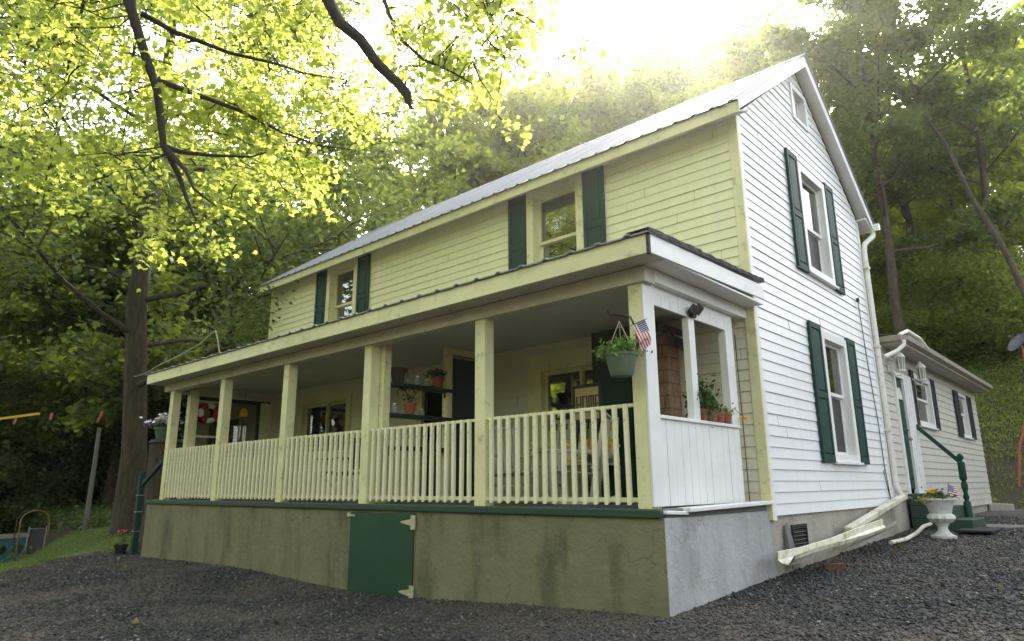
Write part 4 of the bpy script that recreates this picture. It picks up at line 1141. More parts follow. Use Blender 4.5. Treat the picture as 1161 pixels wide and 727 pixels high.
# framed sign: only the tops of its letters show above the rail
t = thing('framed_sign', 'dark framed parchment sign with big outlined capitals standing behind the bench', 'sign', (-1.83, 1.32, 1.05))
yS = 1.3
mb = MB(); a0, a1, b0, b1 = -1.87, -1.465, .92, 1.35
mb.box(a0, a1, yS, yS + .03, b1 - .035, b1); mb.box(a0, a1, yS, yS + .03, b0, b0 + .035); mb.box(a0, a0 + .035, yS, yS + .03, b0 + .035, b1 - .035); mb.box(a1 - .035, a1, yS, yS + .03, b0 + .035, b1 - .035)
mb.build('frame', M['dark'], t, bevel=.004)
mb = MB(); mb.box(a0 + .03, a1 - .03, yS + .012, yS + .02, b0 + .03, b1 - .03); mb.build('print', M['parchment'], t)
mb = MB(); yy = yS + .010
def seg(x, z, w, h): mb.box(x, x + w, yy - .004, yy + .003, z, z + h)
x = -1.815; lw = .014; zb, hh = 1.03, .19
seg(x, zb, lw, hh); seg(x + .055, zb, lw, hh); seg(x + lw, zb + hh * .45, .055 - lw, lw); x += .085          # H
seg(x, zb, lw, hh); seg(x + .055, zb, lw, hh); seg(x + lw, zb, .055 - lw, lw); seg(x + lw, zb + hh - lw, .055 - lw, lw); x += .085   # O
seg(x, zb, lw, hh); seg(x + .03, zb + .06, lw, hh - .06 - lw); seg(x + .06, zb, lw, hh); seg(x + lw, zb + hh - lw, .06 - lw, lw); x += .09   # M
seg(x, zb, lw, hh); seg(x + lw, zb, .045, lw); seg(x + lw, zb + hh * .45, .035, lw); seg(x + lw, zb + hh - lw, .045, lw)          # E
mb.build('lettering', M['dark'], t)
mb = MB(); mb.box(-1.86, -1.475, yS + .03, yS + .05, .92, .95); mb.bar((-1.8, yS + .04, .93), (-1.8, yS + .2, .05), .03, .03); mb.bar((-1.53, yS + .04, .93), (-1.53, yS + .2, .05), .03, .03); mb.bar((-1.8, yS - .0, .93), (-1.8, yS - .12, .05), .03, .03); mb.bar((-1.53, yS, .93), (-1.53, yS - .12, .05), .03, .03); mb.build('easel', M['dark'], t)
# folding camp chair, plant stand and wind chime
t = thing('camp_chair', 'dark green folding camp chair behind the third railing', 'camp chair', (-6.25, 1.2, .036))
cm = pm('camp_canvas', (.012, .022, .024), (.02, .03, .03), 8, .8)
for s in (-1, 1):
    x = -6.25 + s * .27
    mb = MB(); mb.tube([(x, .92, .05), (x, 1.46, .48), (x, 1.52, .98)], .013, 6); mb.tube([(x, 1.46, .05), (x, .92, .46), (x, .92, .64)], .013, 6); mb.build('leg', M['white_plastic'], t)
    mb = MB(); mb.bar((x, .90, .65), (x, 1.49, .66), .06, .025); mb.build('arm', cm, t)
mb = MB(); mb.add([(-6.52, .92, .46), (-5.98, .92, .46), (-5.98, 1.46, .44), (-6.52, 1.46, .44), (-6.25, 1.2, .38)], [(0, 1, 4), (1, 2, 4), (2, 3, 4), (3, 0, 4)]); mb.build('seat', cm, t)
mb = MB(); mb.box(-6.52, -5.98, 1.495, 1.51, .5, .99); mb.build('backrest', cm, t)
for i, (x, y, lab) in enumerate(((-9.55, .62, 'white flowering plant in a pale pot behind the first railing'),)):
    t = pot('flower_pot', lab, 'plant pot', (x, y, .45), .12, .2, M['white_plastic'], None, (M['leaf_pot'], 120, .2, .06, .5))
    flowers(t, M['white_flower'], (x, y, .70), .26, 110, .035, .55)
    s = thing('plant_stand', 'dark little table carrying the white flowering plant', 'plant stand', (x, y, .036))
    mb = MB(); mb.box(x - .2, x + .2, y - .2, y + .2, .42, .449); mb.build('top', M['dark'], s, bevel=.004)
    for a in (-.17, .17):
        for b in (-.17, .17): mb = MB(); mb.box(x + a - .015, x + a + .015, y + b - .015, y + b + .015, .036, .42); mb.build('leg', M['dark'], s)
t = thing('wind_chime', 'wind chime with a yellow beehive top hanging at the far porch window', 'wind chime', (-9.75, 1.28, 1.6))
MB().lathe([(.075, 0), (.085, .03), (.07, .09), (.045, .14), (.01, .165)], (-9.75, 1.28, 1.56), 14).build('top', M['yellow_flower'], t, smooth=True)
MB().lathe([(.085, 0), (.085, .02)], (-9.75, 1.28, 1.40), 14).build('disc', M['dark'], t)
mb = MB(); mb.tube([(-9.75, 1.28, 2.10), (-9.75, 1.28, 1.72)], .004, 4); mb.tube([(-9.75, 1.28, 1.56), (-9.75, 1.28, 1.42)], .004, 4); mb.build('string', M['dark'], t)
for k in range(5):
    a = TAU * k / 5; x, y = -9.75 + .055 * math.cos(a), 1.28 + .055 * math.sin(a)
    mb = MB(); mb.tube([(x, y, 1.37), (x, y, 1.02 + .04 * k)], .011, 8); mb.tube([(x, y, 1.40), (x, y, 1.37)], .002, 4); mb.build('tube', M['chime_tube'], t)
# wreath
t = thing('wreath', 'red and white ribbon wreath hanging on the far screen door', 'wreath', (-10.19, .79, 1.62))
for mname, off in (('red', 0), ('trim_white', 1)):
    for k in range(14):
        if (k // 2) % 2 != off: continue
        mb = MB(); a0, a1 = TAU * k / 14, TAU * (k + 1.05) / 14
        mb.tube([(-10.18 + .01 * (k % 3), .79 + .145 * math.cos(a0 + (a1 - a0) * j / 3), 1.62 + .145 * math.sin(a0 + (a1 - a0) * j / 3)) for j in range(4)], [.045, .05, .052, .045], 8)
        mb.build('ribbon', M[mname], t, smooth=True)

# ------------------------------------------------------------------ right side: gutters, steps, urn, lamps
G = lambda x, y: h1(x, y)
t = thing('gutter_trough', 'mossy white gutter length lying bent on the gravel beside the foundation', 'gutter', (.35, 3.2, -.5))
prof = [(a * .82, b * .9) for a, b in [(-.10, .055), (-.085, -.03), (-.03, -.055), (.05, -.05), (.10, .03), (.105, .075), (.095, .07), (.045, -.04), (-.03, -.044), (-.075, -.024), (-.09, .052)]]
path = [(.30, 1.62, -.455), (.31, 2.2, -.44), (.33, 3.0, -.41), (.345, 3.7, -.365), (.35, 4.4, -.325), (.36, 4.95, -.285)]
vs = []; k = len(prof)
for i, p in enumerate(path):
    tw = -.25 + .18 * math.sin(i * 1.3)
    for a, b in prof:
        vs.append((p[0] + a * math.cos(tw) - b * math.sin(tw), p[1], p[2] + a * math.sin(tw) + b * math.cos(tw)))
mb = MB(); mb.add(vs, [(i * k + j, i * k + (j + 1) % k, (i + 1) * k + (j + 1) % k, (i + 1) * k + j) for i in range(len(path) - 1) for j in range(k)]); mb.add([vs[j] for j in range(k)], []) 
mb.build('trough', M['gutter'], t)
t = thing('drain_extension', 'dented white downspout length sloping to the ground beside the foundation', 'drain pipe', (.17, 5.6, -.2))
mb = MB(); mb.bar((.15, 6.72, .02), (.16, 6.45, .0), .09, .075); mb.bar((.155, 6.55, .01), (.20, 3.85, -.305), .10, .07); mb.build('pipe', M['gutter'], t, bevel=.012)
t = thing('drain_hose', 'thin pale drain pipe lying on the gravel behind the gutter', 'drain pipe', (.4, 6.2, -.4))
mb = MB(); mb.tube([(.37, 4.9, G(.37, 4.9) + .09), (.38, 5.6, G(.4, 5.6) + .07), (.36, 6.3, G(.4, 6.3) + .09), (.30, 7.0, G(.3, 7) + .12), (.30, 7.5, G(.3, 7.5) + .12)], .026, 8); mb.build('pipe', M['gutter'], t, smooth=True)
t = thing('brick', 'loose reddish brick propping the fallen gutter', 'brick', (.34, 2.75, -.58))
mb = MB(); mb.bar((.26, 2.72, G(.3, 2.7) + .05), (.44, 2.82, G(.4, 2.8) + .055),   .09, .065); mb.build('block', pm('old_brick', (.15, .075, .05), (.09, .05, .035), 14, .9), t, bevel=.006)
t = thing('slate_shard', 'pointed grey slate leaning by the foundation vent', 'slate', (.07, 2.3, -.5))
mb = MB(); mb.prism([(.09, 2.32, -.62), (.09, 2.52, -.60), (.03, 2.44, -.17), (.03, 2.36, -.20)], (.014, 0, 0)); mb.build('stone', pm('slate', (.16, .16, .16), (.11, .11, .11), 6, .8), t)

# urn planter with flowers
ux, uy = .66, 6.45; uz = G(ux, uy) + .02
t = thing('stone_urn', 'weathered white fluted urn planter standing on the gravel by the back steps', 'urn', (ux, uy, uz))
urn_m = pm('weathered_stone', (.66, .65, .61), (.46, .45, .41), 5, .85, bmp=.3, bscale=30, dirt=((.2, .19, .16), 8, .55, .75))
pr = [(.155, 0), (.16, .035), (.12, .05), (.075, .09), (.06, .14), (.075, .18), (.095, .19), (.08, .205)]
MB().lathe(pr, (ux, uy, uz), 24).build('pedestal', urn_m, t, smooth=True)
n = 48; prof2 = [(.08, .20), (.14, .225), (.172, .27), (.165, .31), (.135, .335), (.142, .36), (.16, .43), (.19, .50), (.215, .52), (.215, .54), (.18, .54), (.15, .47)]
vs = []
for i, (r, z) in enumerate(prof2):
    for j in range(n):
        a = TAU * j / n; rr = r * (1 + (.05 * math.cos(12 * a) if i in (1, 2, 3) else 0)); vs.append((ux + rr * math.cos(a), uy + rr * math.sin(a), uz + z))
mb = MB(); mb.add(vs, [(i * n + j, i * n + (j + 1) % n, (i + 1) * n + (j + 1) % n, (i + 1) * n + j) for i in range(len(prof2) - 1) for j in range(n)] + [tuple(range((len(prof2) - 1) * n, len(prof2) * n))]); mb.build('bowl', urn_m, t, smooth=True)
foliage(t, M['leaf_herb'], (ux, uy, uz + .58), .2, 150, .05, .4)
foliage(t, M['leaf_mid'], (ux - .16, uy - .12, uz + .53), .13, 70, .05, .6)
flowers(t, M['yellow_flower'], (ux - .05, uy - .05, uz + .62), .08, 16, .03)
flag('little striped flag stuck in the white urn', (ux + .10, uy + .12, uz + .60), math.radians(55), math.radians(14), .22, .14, .16)
# steps with newel and rail
t = thing('back_steps', 'dark green back steps with a turned newel post and sloping handrail', 'steps', (.5, 8.1, -.4))
gb = G(.6, 8)
for k in range(3):
    mb = MB(); mb.box(.03, .85 - k * .26, 7.55, 8.62, gb + .19 * k - (0 if k else .1), gb + .19 * (k + 1)); mb.build('step', M['green_deck'], t, bevel=.012)
nx_, ny_ = .64, 8.60
MB().lathe([(.055, 0), (.055, .28), (.03, .31), (.048, .36), (.03, .42), (.046, .50), (.052, .56), (.03, .62), (.05, .645), (.055, .66), (.055, .92), (.035, .94), (.025, .955), (.05, .99), (.052, 1.02), (.03, 1.06), (.001, 1.07)], (nx_, ny_, gb + .14), 16).build('newel_post', M['green'], t, smooth=True)
mb = MB(); mb.bar((.05, 8.60, 1.20), (nx_, ny_, gb + 1.06), .05, .065); mb.build('handrail', M['green'], t, bevel=.008)
t = thing('metal_bucket', 'grey metal bucket turned over behind the green newel post', 'bucket', (.45, 9.3, gb))
MB().lathe([(.17, 0), (.175, .015), (.13, .26), (.12, .265)], (.45, 9.3, G(.45, 9.3) + .02), 20).build('body', M['steel'], t, smooth=True)
t = thing('door_mat', 'black rubber mat lying on the gravel beside the urn', 'mat', (1.0, 7.0, gb))
mb = MB(); mx_, my_ = .93, 7.35; mz = G(mx_, my_) + .05; mb.box(mx_ - .22, mx_ + .22, my_ - .35, my_ + .45, mz, mz + .035); mb.build('slab', M['rubber'], t, bevel=.01)
t = thing('stepping_stone', 'pale flat stepping stone on the gravel right of the mat', 'stepping stone', (.8, 8.8, gb))
mb = MB(); mb.prism([(1.0 + .34 * math.cos(a) * (1 + .1 * math.sin(3 * a)), 9.0 + .5 * math.sin(a), G(.8, 9.0) + .01) for a in np.linspace(0, TAU, 11)[:-1]], (0, 0, .03)); mb.build('slab', pm('flagstone', (.19, .18, .16), (.13, .125, .11), 5, .9, bmp=.3), t, bevel=.01)
t = thing('stone_slab', 'mossy dark stone block under the corner of the extension', 'stone', (.1, 15.2, -.5))
mb = MB(); mb.bar((-.1, 15.0, G(0, 15) + .08), (.35, 15.3, G(.3, 15) + .07), .5, .2); mb.build('block', M['block'], t, bevel=.03)
def lantern(label, y):
    t = thing('wall_lantern', label, 'wall lantern', (.02, y, 2.1), 'white lanterns on the extension wall'); z = 2.13; x = .21
    mb = MB(); mb.box(.03, .06, y - .05, y + .05, z - .13, z + .02); mb.tube([(.06, y, z - .08), (.13, y, z - .20), (x, y, z - .20), (x, y, z - .15)], .012, 6); mb.build('bracket', M['white_plastic'], t, bevel=.006)
    MB().lathe([(.03, -.15), (.075, -.14), (.08, -.12), (.06, -.11)], (x, y, z), 8).build('base', M['white_plastic'], t)
    MB().lathe([(.055, -.11), (.07, .09)], (x, y, z), 8).build('pane', M['jar'], t)
    mb = MB()
    for k in range(8): a = TAU * k / 8; mb.tube([(x + .058 * math.cos(a), y + .058 * math.sin(a), z - .11), (x + .074 * math.cos(a), y + .074 * math.sin(a), z + .09)], .007, 4)
    mb.build('cage', M['white_plastic'], t)
    MB().lathe([(.085, .085), (.09, .10), (.05, .16), (.02, .18), (.022, .20), (.001, .215)], (x, y, z), 8).build('cap', M['white_plastic'], t)
lantern('white caged wall lantern left of the back door, nearer the downspout', 7.40)
lantern('white caged wall lantern between the back door and black shutter', 8.83)

# satellite dish on a bent red pole
t = thing('satellite_dish', 'dark grey satellite dish on a thin bent red pole at the bank', 'satellite dish', (.33, 17.85, h1(.33, 17.85)))
gz = h1(.33, 17.85)
mb = MB(); mb.tube([(.30, 17.85, gz - .2), (.48, 17.87, gz + 1.0), (.80, 17.9, gz + 1.9), (1.02, 17.9, gz + 2.4), (.92, 17.9, 3.84)], .035, 7); mb.build('pole', M['rustpole'], t, smooth=True)
vs = []; n = 20; cdir = Vector((-.55, -.55, .55)).normalized(); cx_ = cdir.orthogonal().normalized(); cy_ = cdir.cross(cx_); cc = Vector((.90, 17.84, 3.90))
for r in (0.001, .15, .30):
    for j in range(n): a = TAU * j / n; vs.append(cc + (cx_ * math.cos(a) + cy_ * math.sin(a)) * r + cdir * (r * r * .9))
mb = MB(); mb.add(vs, [(i * n + j, i * n + (j + 1) % n, (i + 1) * n + (j + 1) % n, (i + 1) * n + j) for i in range(2) for j in range(n)]); mb.build('dish', M['dishgrey'], t, smooth=True)
mb = MB(); mb.tube([cc - cy_ * .28, cc + cdir * .32], .012, 5); mb.ball(cc + cdir * .33, .035); mb.build('receiver_arm', M['dishgrey'], t)

# ------------------------------------------------------------------ left side things
t = thing('entry_steps', 'green railed entry steps at the far left end of the porch', 'steps', (-11.1, .9, -.9))
gl_ = h1(-11.0, .6)
for k in range(4):
    mb = MB(); mb.box(-11.45 + k * .24, -10.58, .45, 1.35, gl_ - .1, gl_ + .2 + .2 * k); mb.build('step', M['green_deck'], t, bevel=.01)
mb = MB(); mb.box(-11.24, -11.14, .05, .15, gl_ - .1, .46); mb.ball((-11.19, .10, .50), .055); mb.build('newel_post', M['green'], t, bevel=.006)
for z in (-.55, -.2, .1):
    mb = MB(); mb.box(-11.247, -11.133, .043, .157, z, z + .015); mb.build('band', M['steel'], t)
mb = MB(); mb.bar((-11.19, .10, .28), (-10.45, .16, .72), .06, .08); mb.build('handrail', M['green'], t, bevel=.006)
t = thing('stump_planter', 'tall bark-covered stump with a dark rim carrying the white petunias', 'stump', (-12.0, .9, h1(-12, .9)))
gs = h1(-12, .9)
mb = MB(); mb.tube([(-12.0, .9, gs - .1), (-11.98, .9, gs + .7), (-12.0, .9, 1.12)], [.45, .38, .42], 14); mb.build('trunk', M['bark'], t, smooth=True)
MB().lathe([(.42, 0), (.45, .03), (.40, .09)], (-12.0, .9, 1.11), 16).build('rim', M['dark'], t)
t = pot('flower_pot', 'green pot of white and purple petunias on top of the stump', 'plant pot', (-12.0, .72, 1.21), .20, .24, M['pot_green'], None, (M['leaf_pot'], 160, .28, .07, .4))
flowers(t, M['white_flower'], (-11.95, .70, 1.52), .30, 130, .05, .6); flowers(t, M['purple_flower'], (-12.22, .55, 1.50), .12, 22, .045, .5)
t = pot('flower_pot', 'dark pot with pink flowers on the ground by the green post', 'plant pot', (-11.55, .0, h1(-11.55, 0) + .02), .12, .18, M['dark'], None, (M['leaf_mid'], 120, .22, .06, .6))
flowers(t, M['pink_flower'], (-11.5, .0, h1(-11.5, 0) + .42), .08, 6, .03)
t = thing('landscape_timber', 'short weathered timber edging the lawn beside the pink flowers', 'timber', (-12.4, -.3, h1(-12.4, -.3)))
mb = MB(); mb.bar((-12.9, -.35, h1(-13, -.35) + .03), (-12.0, -.25, h1(-11.9, -.25) + .04), .14, .11); mb.build('beam', M['wood_grey'], t, bevel=.015)

def base_at(x, y, dz=0): return (x, y, h1(x, y) + dz)
# leaning pole with tape
bx, by, bz = base_at(-20.0, 1.9); t = thing('leaning_pole', 'grey wooden pole leaning right at the edge of the lawn', 'pole', (bx, by, bz))
mb = MB(); mb.tube([(bx, by, bz - .3), (bx + .03, by + .02, bz + 1.8), (bx - .03, by + .04, 2.0)], [.075, .065, .055], 10); mb.build('shaft', M['wood_grey'], t, smooth=True)
t = thing('pink_tape', 'pink marker tape tied above the leaning grey pole', 'tape', (-16.2, .75, 1.9))
mb = MB(); mb.bar((-16.22, .72, 1.84), (-16.20, .80, 2.12), .05, .006, up=(1, 0, 0)); mb.build('strip', M['pink'], t); mb = MB(); mb.tube([(-16.20, .80, 2.12), (-16.2, .82, 3.2)], .002, 4); mb.build('string', M['dark'], t)
t = thing('pink_tape', 'short pink tape dangling right of the yellow strap end', 'tape', (-16.5, -.22, 1.98))
mb = MB(); mb.bar((-16.5, -.22, 1.86), (-16.5, -.20, 2.03), .06, .006, up=(1, 0, 0)); mb.build('strip', M['pink'], t); mb = MB(); mb.tube([(-16.5, -.2, 2.03), (-16.5, -.18, 3.2)], .002, 4); mb.build('string', M['dark'], t)
t = thing('pink_tape', 'faint pink tape hanging under the yellow strap', 'tape', (-16.6, -.9, 1.78))
mb = MB(); mb.bar((-16.6, -.92, 1.72), (-16.6, -.88, 1.86), .05, .006, up=(1, 0, 0)); mb.build('strip', M['pink'], t)
t = thing('yellow_strap', 'bright yellow strap stretched across the top of the dark woods', 'strap', (-16.6, -1, 1.9))
mb = MB(); mb.bar((-16.8, -2.9, 1.45), (-16.55, -.44, 2.0), .02, .055); mb.build('webbing', M['yellow'], t)
# play house, arch and slide
hx, hy, hz = base_at(-22.5, .72); t = thing('playhouse', 'small turquoise plastic playhouse with round windows at the edge of the woods', 'playhouse', (hx, hy, hz), rz=math.radians(10))
for dx, dy, horiz in ((0, -.35, 1), (0, .35, 1)):
    pass
def hole_panel(mb, c, ux_, w, h, holes, th):
    """panel with round holes, built as strips around each opening"""
    ux_ = Vector(ux_).normalized(); n_ = ux_.cross(Vector((0, 0, 1)))
    seg_w = w / len(holes)
    for i, (r, hc) in enumerate(holes):
        o = Vector(c) + ux_ * (-w / 2 + seg_w * (i + .5))
        inner = []; outer = []
        for j in range(24):
            a = TAU * j / 24; ca, sa = math.cos(a), math.sin(a)
            inner.append(o + ux_ * (r * ca) + Vector((0, 0, hc + r * sa)))
            k = min((seg_w / 2) / max(abs(ca), 1e-6), ((h - hc) if sa > 0 else hc) / max(abs(sa), 1e-6))
            outer.append(o + ux_ * (k * ca) + Vector((0, 0, hc + k * sa)))
        for s in (0, th):
            mb.add([p + n_ * s for p in inner + outer], [(j, (j + 1) % 24, 24 + (j + 1) % 24, 24 + j) for j in range(24)])
        mb.add([p for p in inner] + [p + n_ * th for p in inner], [(j, (j + 1) % 24, 24 + (j + 1) % 24, 24 + j) for j in range(24)])
mb = MB(); hole_panel(mb, (hx, hy, hz), (.25, 1, 0), .84, .70, [(.14, .38), (.14, .38)], .05); mb.build('front_wall', M['turquoise'], t)
mb = MB(); mb.bar((hx - .75, hy - .28, hz + .34), (hx - .13, hy - .40, hz + .34), .05, .66); mb.build('side_wall', M['turquoise'], t); mb = MB(); mb.bar((hx - .7, hy + .52, hz + .34), (hx + .07, hy + .40, hz + .34), .05, .66); mb.build('side_wall', M['turquoise'], t)
mb = MB(); mb.add([(hx - .85, hy - .42, hz + .68), (hx + .0, hy - .46, hz + .69), (hx + .2, hy + .46, hz + .71), (hx - .68, hy + .58, hz + .71), (hx - .45, hy - .44, hz + .80), (hx - .25, hy + .52, hz + .82)], [(0, 1, 4), (1, 2, 5, 4), (2, 3, 5), (3, 0, 4, 5)]); mb.build('roof', M['wood_grey'], t)
ax, ay, az_ = base_at(-21.2, .95); t = thing('garden_arch', 'thin metal garden arch standing behind the slide', 'arch', (ax, ay, az_))
mb = MB(); mb.tube([(ax, ay - .36, az_ - .1), (ax, ay - .36, az_ + .85)] + [(ax, ay - .36 * math.cos(a), az_ + .85 + .30 * math.sin(a)) for a in np.linspace(.2, math.pi - .2, 9)] + [(ax, ay + .36, az_ + .85), (ax, ay + .36, az_ - .1)], .022, 6); mb.build('hoop', pm('arch_metal', (.22, .17, .03), (.10, .07, .03), 6, .6), t)
mb = MB(); mb.tube([(ax - .4, ay - .36, az_ - .1), (ax - .4, ay - .36, az_ + .85)] + [(ax - .4, ay - .36 * math.cos(a), az_ + .85 + .30 * math.sin(a)) for a in np.linspace(.2, math.pi - .2, 9)] + [(ax - .4, ay + .36, az_ + .85), (ax - .4, ay + .36, az_ - .1)], .018, 6); mb.build('hoop', M['brown'], t)
sx, sy, sz = base_at(-20.3, .80); t = thing('toy_slide', 'dark little play slide beside the turquoise playhouse', 'slide', (sx, sy, sz))
mb = MB(); a, b = Vector((sx + .4, sy - .1, sz + .03)), Vector((sx - .4, sy + .12, sz + .62)); mb.bar(a, b, .34, .03); mb.build('chute', M['rubber'], t, bevel=.005)
for s in (-1, 1):
    o = Vector((0, s * .21, .05)); mb = MB(); mb.bar(a + o, b + o, .03, .09); mb.build('rail', M['wood_grey'], t, bevel=.004)
mb = MB(); mb.box(sx - .55, sx - .38, sy - .05, sy + .3, sz + .62, sz + .65); mb.bar((sx - .47, sy, sz), (sx - .47, sy, sz + .62), .03, .03); mb.bar((sx - .47, sy + .26, sz), (sx - .47, sy + .26, sz + .62), .03, .03); mb.build('platform', M['wood_grey'], t)
# loose cable from the porch roof
t = thing('overhead_cable', 'pale cable looping from the porch roof towards the big maple trunk', 'cable', (-7.75, -.22, 2.3))
mb = MB(); mb.tube([(-7.70, -.22, 2.30), (-7.78, -.24, 2.55), (-7.86, -.25, 2.70), (-7.98, -.24, 2.70), (-8.4, -.23, 2.58), (-9.2, -.22, 2.49), (-10.5, -.1, 2.47), (-12.2, .3, 2.57), (-14.2, .8, 2.78), (-16.0, 1.34, 3.04)], .011, 5); mb.build('wire', M['rope'], t, smooth=True)

# ------------------------------------------------------------------ trees
def pol(az, d):
    a = math.radians(az); return 2.92 + d * math.sin(a), -5.01 + d * math.cos(a)

# the great maple left of the porch
mx, my = -15.9, 1.7
make_tree('M', 'maple_tree', 'large maple with a thick dark trunk and drooping boughs left of the porch', 'tree', (mx, my, h1(mx, my)), None, M['leaf_dark'], M['bark'],
          seed=5, height=19, r0=.33, limb=.24, base=.20, crad=6.2, nlimb=20, nleaf=62000, lsize=.16, twig=6, clump=.42)

G_HILL = 'trees on the wooded hillside behind the house'
G_WOOD = 'trees in the dark woods left of the lawn'
# one of each kind; the rest are copies
P0 = pol(-12.1, 27)
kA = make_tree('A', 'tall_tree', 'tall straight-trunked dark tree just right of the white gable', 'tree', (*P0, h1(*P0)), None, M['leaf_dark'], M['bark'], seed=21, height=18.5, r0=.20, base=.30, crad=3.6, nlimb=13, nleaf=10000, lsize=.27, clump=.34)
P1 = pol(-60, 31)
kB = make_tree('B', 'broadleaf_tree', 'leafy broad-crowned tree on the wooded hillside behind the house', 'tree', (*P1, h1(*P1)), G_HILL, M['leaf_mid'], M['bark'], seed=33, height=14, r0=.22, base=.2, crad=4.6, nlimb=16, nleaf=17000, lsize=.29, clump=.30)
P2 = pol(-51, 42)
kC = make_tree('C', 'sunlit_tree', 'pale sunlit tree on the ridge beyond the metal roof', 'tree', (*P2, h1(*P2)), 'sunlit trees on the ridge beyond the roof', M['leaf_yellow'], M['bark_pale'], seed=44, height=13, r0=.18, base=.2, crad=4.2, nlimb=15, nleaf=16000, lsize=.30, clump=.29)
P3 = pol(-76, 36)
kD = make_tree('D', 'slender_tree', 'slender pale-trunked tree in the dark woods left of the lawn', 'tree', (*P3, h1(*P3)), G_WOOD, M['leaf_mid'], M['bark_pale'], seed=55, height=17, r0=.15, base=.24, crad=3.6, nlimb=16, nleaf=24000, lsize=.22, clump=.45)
P4 = pol(-9.5, 31)
kE = make_tree('E', 'bush', 'low dense bush at the top of the grassy bank', 'bush', (*P4, h1(*P4)), 'bushes along the foot of the woods', M['leaf_mid'], M['bark'], seed=66, height=2.4, r0=.04, base=.08, crad=1.5, nlimb=12, nleaf=7000, lsize=.13, clump=.8)
P6 = pol(-77.5, 32)
kF = make_tree('F', 'young_tree', 'bushy young tree under the taller trunks of the left woods', 'tree', (*P6, h1(*P6)), 'young trees under the left woods', M['leaf_dark'], M['bark'], seed=88, height=6.5, r0=.07, base=.10, crad=2.6, nlimb=16, nleaf=15000, lsize=.18, clump=.55)
# leaning tree at the right edge
P5 = pol(-2.2, 26)
make_tree('L', 'leaning_tree', 'slim dark tree leaning far left across the hillside at the right edge', 'tree', (*P5, h1(*P5)), None, M['leaf_dark'], M['bark'], seed=77, height=18, r0=.115, base=.60, crad=3.2, nlimb=10, nleaf=11000, lsize=.20, clump=.36, lean=(-.235, 0))
def put(src, az, d, s, label=None, group=None, sz=1.0):
    x, y = pol(az, d)
    return dup(src, (x, y, h1(x, y) - .1), random.random() * TAU, label, group, (s, s, s * sz))
random.seed(91)
# specific trees at the right
put(kA, -15.6, 29, .9, 'dark tree half hidden by the gable rake, left of the tall straight trunk')
for az, d, s in ((-18.5, 29, .8), (-10.6, 33, .95), (-5.2, 31, .95)):
    put(kA, az, d, s, 'dark leafy tree in the thick woods right of the gable', 'trees in the woods right of the gable')
for az, d, s in ((-6.0, 42, 1.0), (-2.6, 40, .9), (-13.8, 50, 1.1), (-8.2, 48, 1.15), (-4.4, 36, .75), (-16.5, 46, .95), (-11.5, 54, 1.2), (-7.4, 35, .7), (-5.5, 54, 1.2)):
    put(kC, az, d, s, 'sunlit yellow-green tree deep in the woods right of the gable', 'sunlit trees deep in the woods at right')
# wooded hillside behind the house
for az, d, s in ((-66, 29, 1.05), (-63.5, 36, 1.1), (-57.5, 35, .95), (-55, 43, 1.0), (-68, 40, 1.15), (-61, 46, 1.1), (-52.5, 33, .62)):
    put(random.choice((kB, kB, kA)), az, d, s, 'leafy broad-crowned tree on the wooded hillside behind the house', G_HILL)
for az, d, s in ((-48, 50, .82), (-45, 44, .62), (-42, 52, .78), (-38.5, 47, .62), (-35, 54, .72), (-31.5, 49, .60), (-28, 56, .66), (-24.5, 50, .66), (-21.5, 45, .66), (-20, 57, .9), (-46.5, 60, .8), (-40, 62, .75), (-33, 63, .70), (-26, 64, .7), (-19, 38, .62)):
    x, y = pol(az, d); el = math.tan(math.radians(random.uniform(26, 30) if az < -44 else random.uniform(29.5, 33) if az < -34 else random.uniform(31.5, 34.5)))
    s = (d * el - h1(x, y)) / 13.5
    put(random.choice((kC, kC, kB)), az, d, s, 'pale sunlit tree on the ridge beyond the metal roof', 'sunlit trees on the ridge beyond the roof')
for k in range(26):
    az, d = random.uniform(-75, -4), random.uniform(58, 85)
    if az > -22: continue
    if -40 < az < -20 : s = .55
    else: s = random.uniform(.8, 1.1)
    put(random.choice((kB, kC, kD)), az, d, s, 'distant tree high on the hill, half hidden by nearer crowns', 'distant trees high on the hill')
# dark woods at the left
for az, d, s in ((-80, 31, 1.0), (-78.2, 33, .95), (-74.5, 34, 1.0), (-72.2, 31, .95), (-70.5, 35, 1.0), (-69.2, 32, .9), (-79, 39, 1.1), (-76.5, 42, 1.1), (-73.5, 41, 1.05), (-71.3, 44, 1.1), (-82, 37, 1.0), (-84, 33, 1.0), (-77.4, 48, 1.1), (-74, 52, 1.1), (-69, 48, 1.1), (-81, 47, 1.1), (-72.7, 38, 1.0), (-75.3, 38, .9), (-85, 44, 1.1), (-79.5, 54, 1.2), (-76, 58, 1.2), (-72, 58, 1.2), (-83, 56, 1.2), (-70, 54, 1.1), (-86, 50, 1.2)):
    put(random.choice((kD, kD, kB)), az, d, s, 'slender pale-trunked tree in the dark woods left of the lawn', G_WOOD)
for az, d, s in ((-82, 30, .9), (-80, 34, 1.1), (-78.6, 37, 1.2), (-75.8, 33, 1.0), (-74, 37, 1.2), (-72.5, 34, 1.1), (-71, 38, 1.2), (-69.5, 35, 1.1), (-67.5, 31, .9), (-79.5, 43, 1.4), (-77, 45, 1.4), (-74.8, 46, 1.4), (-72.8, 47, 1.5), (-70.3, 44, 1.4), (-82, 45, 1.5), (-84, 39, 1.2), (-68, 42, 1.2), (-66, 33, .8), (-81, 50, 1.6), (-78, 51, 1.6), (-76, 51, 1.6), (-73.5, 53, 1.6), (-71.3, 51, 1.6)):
    put(kF, az, d, s, 'bushy young tree under the taller trunks of the left woods', 'young trees under the left woods')
